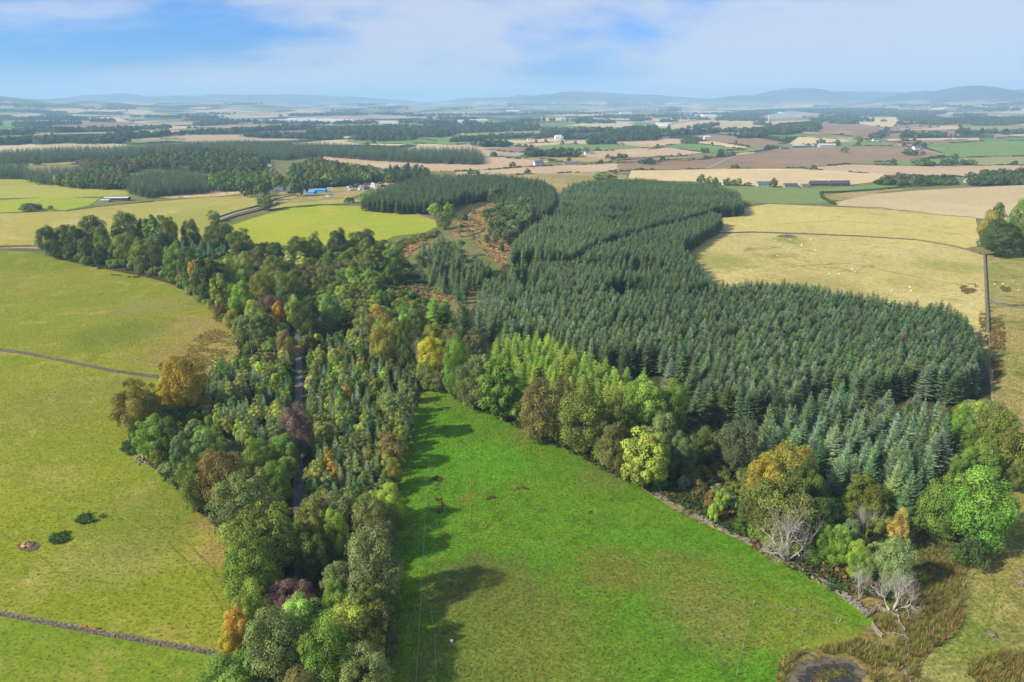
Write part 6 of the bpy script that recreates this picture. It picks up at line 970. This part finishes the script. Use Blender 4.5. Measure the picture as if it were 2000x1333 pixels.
# dark clipped hedge by the green field
def hedge(pts, h, wd, label, n):
    w = wpath(pts, 8); i = rng.uniform(0, len(w) - 1.01, n); a = i.astype(int); f = (i - a)[:, None]; p = w[a] * (1 - f) + w[a + 1] * f + rng.normal(0, wd * .2, (n, 2)); r = np.random.default_rng(5); z = hgt(p[:, 0], p[:, 1]); pts_ = np.column_stack([p, z + r.uniform(0, h, n)])
    V, Fq, v, hu = cards(r, pts_, r.normal(0, 1, (n, 3)) + np.array([0, -.4, .8]), 1.0); o = link('hedge', mesh_np('hedge', V, Fq, M_LEAF, {'v': v, 'hu': hu})); o.color = (*COL['deep'], 1); tag(o, label, 'hedge')
hedge([(1603, 378), (1640, 377), (1700, 373), (1760, 368), (1830, 362)], 2.2, 2.5, 'dark clipped hedge behind the pale stubble field', 2600); hedge([(1602, 378), (1607, 388), (1618, 396), (1630, 400)], 2.5, 4, 'ragged green hedge turning down to the golden pasture', 900)
for k, pts in enumerate([[(620, 328), (760, 334), (900, 336), (1046, 325)], [(1205, 332), (1300, 333), (1405, 331), (1560, 330)], [(1867, 308), (2000, 304), (2200, 300)], [(1205, 319), (1300, 314), (1370, 309)], [(980, 282), (1100, 277), (1200, 272)]]): hedge(pts, 1.4, 2.0, ['low hedge along the pinkish stubble', 'low hedge above the golden stubble', 'low hedge across the far green field', 'low hedge beside the ploughed field', 'roadside hedge in the centre distance'][k], 700)

# ------------------------------------------------------------------ sheep
def sheep_mesh():
    bm = bmesh.new()
    def ell(c, r_): q = bmesh.ops.create_uvsphere(bm, u_segments=12, v_segments=8, radius=1, matrix=Matrix.Translation(c) @ Matrix.Diagonal((*r_, 1)))
    ell((0, 0, .62), (.55, .27, .29)); ell((.42, 0, .62), (.25, .2, .24)); ell((.62, 0, .5), (.19, .12, .12)); ell((.8, 0, .38), (.15, .08, .09)); ell((-.5, 0, .55), (.12, .12, .14))
    for sx in (-.36, .34):
        for sy in (-.14, .14): ell((sx, sy, .22), (.06, .06, .25))
    me = bpy.data.meshes.new('sheep'); bm.to_mesh(me); bm.free(); me.materials.append(plain_mat('fleece', (.72, .68, .58), .95, .1, 8)); return me
SM = sheep_mesh(); nsh = 0
for (u, v) in [(1452, 471), (1468, 470), (1505, 468), (1524, 479), (1537, 482), (1545, 486), (1555, 474), (1565, 482), (1566, 479), (1575, 496), (1584, 469), (1562, 495), (1539, 490), (1516, 500), (1519, 502), (1697, 466), (1664, 528), (1670, 532), (1675, 528), (1619, 537), (1638, 537), (1742, 570), (1765, 570), (1777, 563), (1778, 570), (1489, 463), (1513, 472), (1550, 496), (1543, 470), (1593, 490)]:
    x, y = P(u, v); o = link('sheep', SM); o.location = (x, y, float(hgt(x, y))); o.rotation_euler = (0, 0, random.uniform(0, 6.28)); o.scale = (1.0,) * 3; md = o.modifiers.new('fleece', 'REMESH'); md.voxel_size = 0.05; md.use_smooth_shade = True; tag(o, 'white sheep grazing on the dry pasture above the plantation', 'sheep', 'sheep on the dry pasture')
for (u, v) in [(1942, 557), (1958, 557), (1978, 551), (1990, 569)]:
    x, y = P(u, v); o = link('sheep', SM); o.location = (x, y, float(hgt(x, y))); o.rotation_euler = (0, 0, random.uniform(0, 6.28)); o.scale = (1.0,) * 3; md = o.modifiers.new('fleece', 'REMESH'); md.voxel_size = 0.05; md.use_smooth_shade = True; tag(o, 'white sheep grazing right of the stone wall at the right edge', 'sheep', 'sheep right of the wall')

# ------------------------------------------------------------------ small things in the near fields
M_EARTH = plain_mat('bare_earth', (.13, .075, .045), .95, .4, 1.5); M_SAND = plain_mat('spoil', (.42, .27, .12), .95, .3, 1.2)
ground_sheet('bare_pit', [(33, 1068), (40, 1062), (55, 1059), (72, 1060), (79, 1066), (72, 1075), (55, 1079), (40, 1076)], M_EARTH, 9, 'ring of bare brown earth in the left pasture', step=4)
rocks('spoil_heap', 53, 1066, 26, 1.1, 1.1, 'sandy spoil heap inside the bare earth ring', 'heap', M_SAND, heap=.7)
x, y = P(905, 1311); bm = bmesh.new(); 
mb = MB(); mb.tube([(1.5 * math.cos(a), 1.5 * math.sin(a), .06) for a in np.linspace(0, 6.283, 28)], [.09] * 28, 5); bm.free(); o = mb.build('feeding_ring', M_EARTH); o.location = (x, y, float(hgt(x, y))); tag(o, 'worn brown ring on the grass at the bottom of the bright pasture', 'ring')
def bucket(u, v, col, label):
    x, y = P(u, v); mb = MB(); mb.tube([(0, 0, 0), (0, 0, .45), (0, 0, .5), (0, 0, .48)], [.22, .30, .31, .25], 12); o = mb.build('bucket', plain_mat('plastic', col, .4, .05)); o.location = (x, y, float(hgt(x, y))); tag(o, label, 'bucket')
bucket(882, 1255, (.75, .78, .8), 'white bucket on the grass beside the short wire fence')
x, y = P(171, 1234); mb = MB(); mb.tube([(0, 0, 1.25), (0, 0, 1.35), (0, 0, 1.75)], [.3, .3, .22], 10); o = mb.build('plastic_tub', plain_mat('orange_plastic', (.8, .16, .02), .4, .05)); o.location = (x, y, float(hgt(x, y))); tag(o, 'orange plastic tub on the lower dry stone wall', 'tub')

# ------------------------------------------------------------------ ground cover: tussocks, rushes, bracken, nettles
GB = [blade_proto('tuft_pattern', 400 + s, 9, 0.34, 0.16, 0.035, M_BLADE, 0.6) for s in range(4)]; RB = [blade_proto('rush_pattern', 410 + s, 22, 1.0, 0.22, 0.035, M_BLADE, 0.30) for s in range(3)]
def fern_proto(s):
    r = np.random.default_rng(s); pts = np.column_stack([r.normal(0, .28, 40), r.normal(0, .28, 40), r.uniform(.05, .6, 40)]); V, Fq, v, hu = cards(r, pts, r.normal(0, .5, (40, 3)) + np.array([0, 0, .8]), 0.30); o = bpy.data.objects.new('fern_pattern', mesh_np('fern_pattern', V, Fq, M_BLADE, {'v': v, 'hu': hu})); o.color = (0, 0, 0, 1); return (o, 1, 1)
FB = [fern_proto(420 + s) for s in range(3)]
def cover(name, polys, dens, protos, hr, wr, cols, label, sd, thr=None, cwts=None, var=.18, dz=.03, lane=False):
    xs = []; r = np.random.default_rng(sd)
    for q, poly in enumerate(polys):
        p = scatter(wpoly(poly, 0.0, 14, 2 if thr else 0), 1 / math.sqrt(dens), .5, .2, 1, sd + q); 
        if thr: p = p[(vnoise(p[:, 0], p[:, 1], thr[0], sd) + r.normal(0, .05, len(p))) > thr[1]]
        if lane: p = np.concatenate([c_[lane_dist(c_[:, 0], c_[:, 1]) > 2.6] for c_ in np.array_split(p, max(1, len(p) // 4000))])
        xs.append(p)
    p = np.concatenate(xs); n = len(p); o = mass(name, p[:, 0], p[:, 1], hgt(p[:, 0], p[:, 1]) + dz, r.uniform(*hr, n), r.uniform(*wr, n), None, tints(n, cols, cwts, sd, var), label, None, sd, 'stuff', protos); print(name, n)
gl = (.15, .215, .018); gs = (.32, .275, .07); gg = (.075, .215, .010)
cover('grass', [FIELDS[0][1][1:-1], [(0, 690), (240, 730), (330, 747), (420, 800), (330, 870), (330, 930), (400, 985), (470, 1060), (490, 1180), (450, 1283), (300, 1257), (0, 1201)], [(0, 1207), (300, 1262), (440, 1292), (450, 1345), (0, 1345)]], 1.2, GB, (.6, 1.3), (.8, 1.6), [gl, gs, (.215, .228, .026), (.275, .265, .036)], 'tussocky grass of the left pastures', 501, cwts=[2, 2.2, 3, 2])
cover('grass', [[(828, 770), (868, 768), (1010, 834), (1240, 948), (1450, 1060), (1640, 1165), (1690, 1210), (1560, 1265), (1520, 1345), (770, 1345), (780, 1100), (790, 900)]], 3.0, GB, (.5, 1.2), (.7, 1.5), [gg, (.095, .25, .011), (.055, .15, .01), (.19, .22, .028)], 'short lush grass of the bright pasture', 505, cwts=[3, 3, 2, 1.4])
cover('grass', [[(1940, 620), (2100, 620), (2100, 1345), (1790, 1345), (1800, 1250), (1890, 1100), (1950, 1050), (1965, 960), (1940, 780)]], 1.4, GB, (.7, 1.6), (.8, 1.7), [(.16, .20, .04), (.29, .25, .08), (.21, .22, .05)], 'rough grass of the right edge pasture', 507)
cover('rushes', [FIELDS[-2][1][:9] + [(1790, 1290), (1790, 1345), (1700, 1345), (1695, 1300), (1670, 1285), (1640, 1275), (1560, 1285), (1540, 1300), (1530, 1345), (1518, 1345), (1520, 1298), (1560, 1266), (1660, 1262)], [(1890, 1300), (1940, 1275), (2060, 1270), (2060, 1345), (1900, 1345)]], 2.6, RB, (.8, 1.6), (1.2, 2.4), [(.21, .165, .045), (.26, .18, .06), (.16, .165, .035), (.31, .25, .09), (.19, .23, .04)], 'brown rushes round the pond and wet ground', 511, thr=(7, .27), cwts=[3, 2, 3, 2, 1.5])
cover('rushes', [FIELDS[-1][1], [(300, 715), (360, 690), (420, 720), (330, 735)]], .8, RB, (.6, 1.1), (1, 2), [(.30, .22, .06), (.20, .155, .045), (.24, .20, .06)], 'yellow-brown rushes in the pasture corner', 513, thr=(6, .42))
cover('rushes', [[(1870, 560), (1905, 552), (1912, 568), (1885, 578)], [(1900, 605), (1960, 610), (1965, 700), (1945, 770), (1935, 690)], [(1945, 560), (1975, 560), (1970, 575)]], .9, RB, (.6, 1.1), (1.2, 2.2), [(.16, .105, .035), (.11, .105, .03), (.22, .14, .05)], 'dark rush and heather patches beside the right wall', 515, thr=(5, .36))
cover('brown_herbage', [[(945, 968), (970, 966), (972, 976), (946, 977)], [(1005, 953), (1035, 954), (1036, 963), (1008, 962)], [(845, 930), (862, 930), (868, 990), (850, 1020)], [(1145, 998), (1160, 1000), (1150, 1008)]], 2.5, FB, (.4, .8), (.5, 1), [(.17, .10, .035), (.12, .085, .03)], 'small brown dock patches in the bright pasture', 517, thr=(3, .45))
cover('nettles', [[(148, 1018), (165, 1005), (200, 1006), (202, 1014), (175, 1022), (160, 1028)], [(95, 1055), (110, 1042), (140, 1042), (146, 1050), (125, 1065), (105, 1062)], [(235, 868), (255, 862), (275, 880), (245, 895)]], 2.2, FB, (.9, 1.5), (1.0, 1.6), [(.07, .12, .025), (.09, .15, .03)], 'dark nettle clumps in the left pasture', 519, thr=(2.5, .38))
cover('nettles', [[(165, 490), (290, 528), (300, 540), (250, 545), (160, 525)]], .12, FB, (.8, 1.3), (1.5, 2.5), [(.05, .085, .02)], 'small dark tussocks below the shelterbelt', 521, thr=(9, .45))
cover('bracken', [f[1] for f in FIELDS if f[0] == 'bracken_clearing'], .45, FB, (1.0, 1.8), (1.2, 2.4), [(.50, .35, .18), (.40, .26, .12), (.36, .28, .14), (.16, .14, .05)], 'orange bracken in the clearings', 523, cwts=[3, 3, 2, 1])
cover('rough_grass', [next(f[1] for f in FIELDS if f[0] == 'bracken_margin')], 1.1, RB, (.5, 1.0), (1.2, 2.2), [(.30, .23, .10), (.22, .20, .06), (.14, .15, .035), (.36, .26, .13)], 'tan rough grass and bramble hiding the tumbled wall', 531)
cover('undergrowth', [[(330, 745), (440, 730), (470, 690), (455, 640), (400, 590), (330, 550), (420, 480), (600, 505), (760, 480), (840, 560), (868, 764), (815, 764), (780, 860), (745, 1100), (700, 1345), (430, 1345), (490, 1180), (460, 1060), (320, 930), (260, 830)], [(868, 764), (1010, 832), (1240, 947), (1500, 1082), (1640, 1160), (1760, 1180), (1900, 1040), (1950, 940), (1850, 960), (1700, 1000), (1500, 860), (1320, 790), (950, 660)]], .45, FB, (.8, 1.8), (1.6, 3.2), [(.07, .075, .022), (.10, .085, .03), (.05, .08, .02), (.16, .11, .04)], 'brambles and ferns of the woodland floor', 525, cwts=[3, 2, 3, .4], lane=True)
cover('pond_weed', [[(1590, 1345), (1592, 1318), (1620, 1308), (1650, 1312), (1668, 1330), (1640, 1322), (1615, 1328), (1612, 1345)]], 3.0, FB, (.12, .3), (.6, 1.2), [(.20, .09, .04), (.08, .12, .025), (.16, .10, .045)], 'red and green weed floating on the pond', 527, dz=.31)

# ------------------------------------------------------------------ air
m = bpy.data.materials.new('air'); m.use_nodes = True; nt = m.node_tree; nt.nodes.clear(); oo = nt.nodes.new('ShaderNodeOutputMaterial'); pv = nt.nodes.new('ShaderNodeVolumePrincipled')
pv.inputs['Color'].default_value = (.46, .73, 1.0, 1); pv.inputs['Density'].default_value = 1.15e-4; pv.inputs['Anisotropy'].default_value = 0.0; nt.links.new(pv.outputs[0], oo.inputs['Volume'])
_v = np.empty(len(ground.data.vertices) * 3); ground.data.vertices.foreach_get('co', _v); zmax = float(_v[2::3].max()) + 8.0; zmin = float(_v[2::3].min()); print('relief', zmin, zmax)
mb = MB(); mb.box((0, 0, (zmax + zmin - 1.5) / 2), (52000, 52000, zmax - zmin + 1.5)); hz = mb.build('haze', m); tag(hz, 'pale blue haze over the far farmland and hills', None, None, 'stuff')
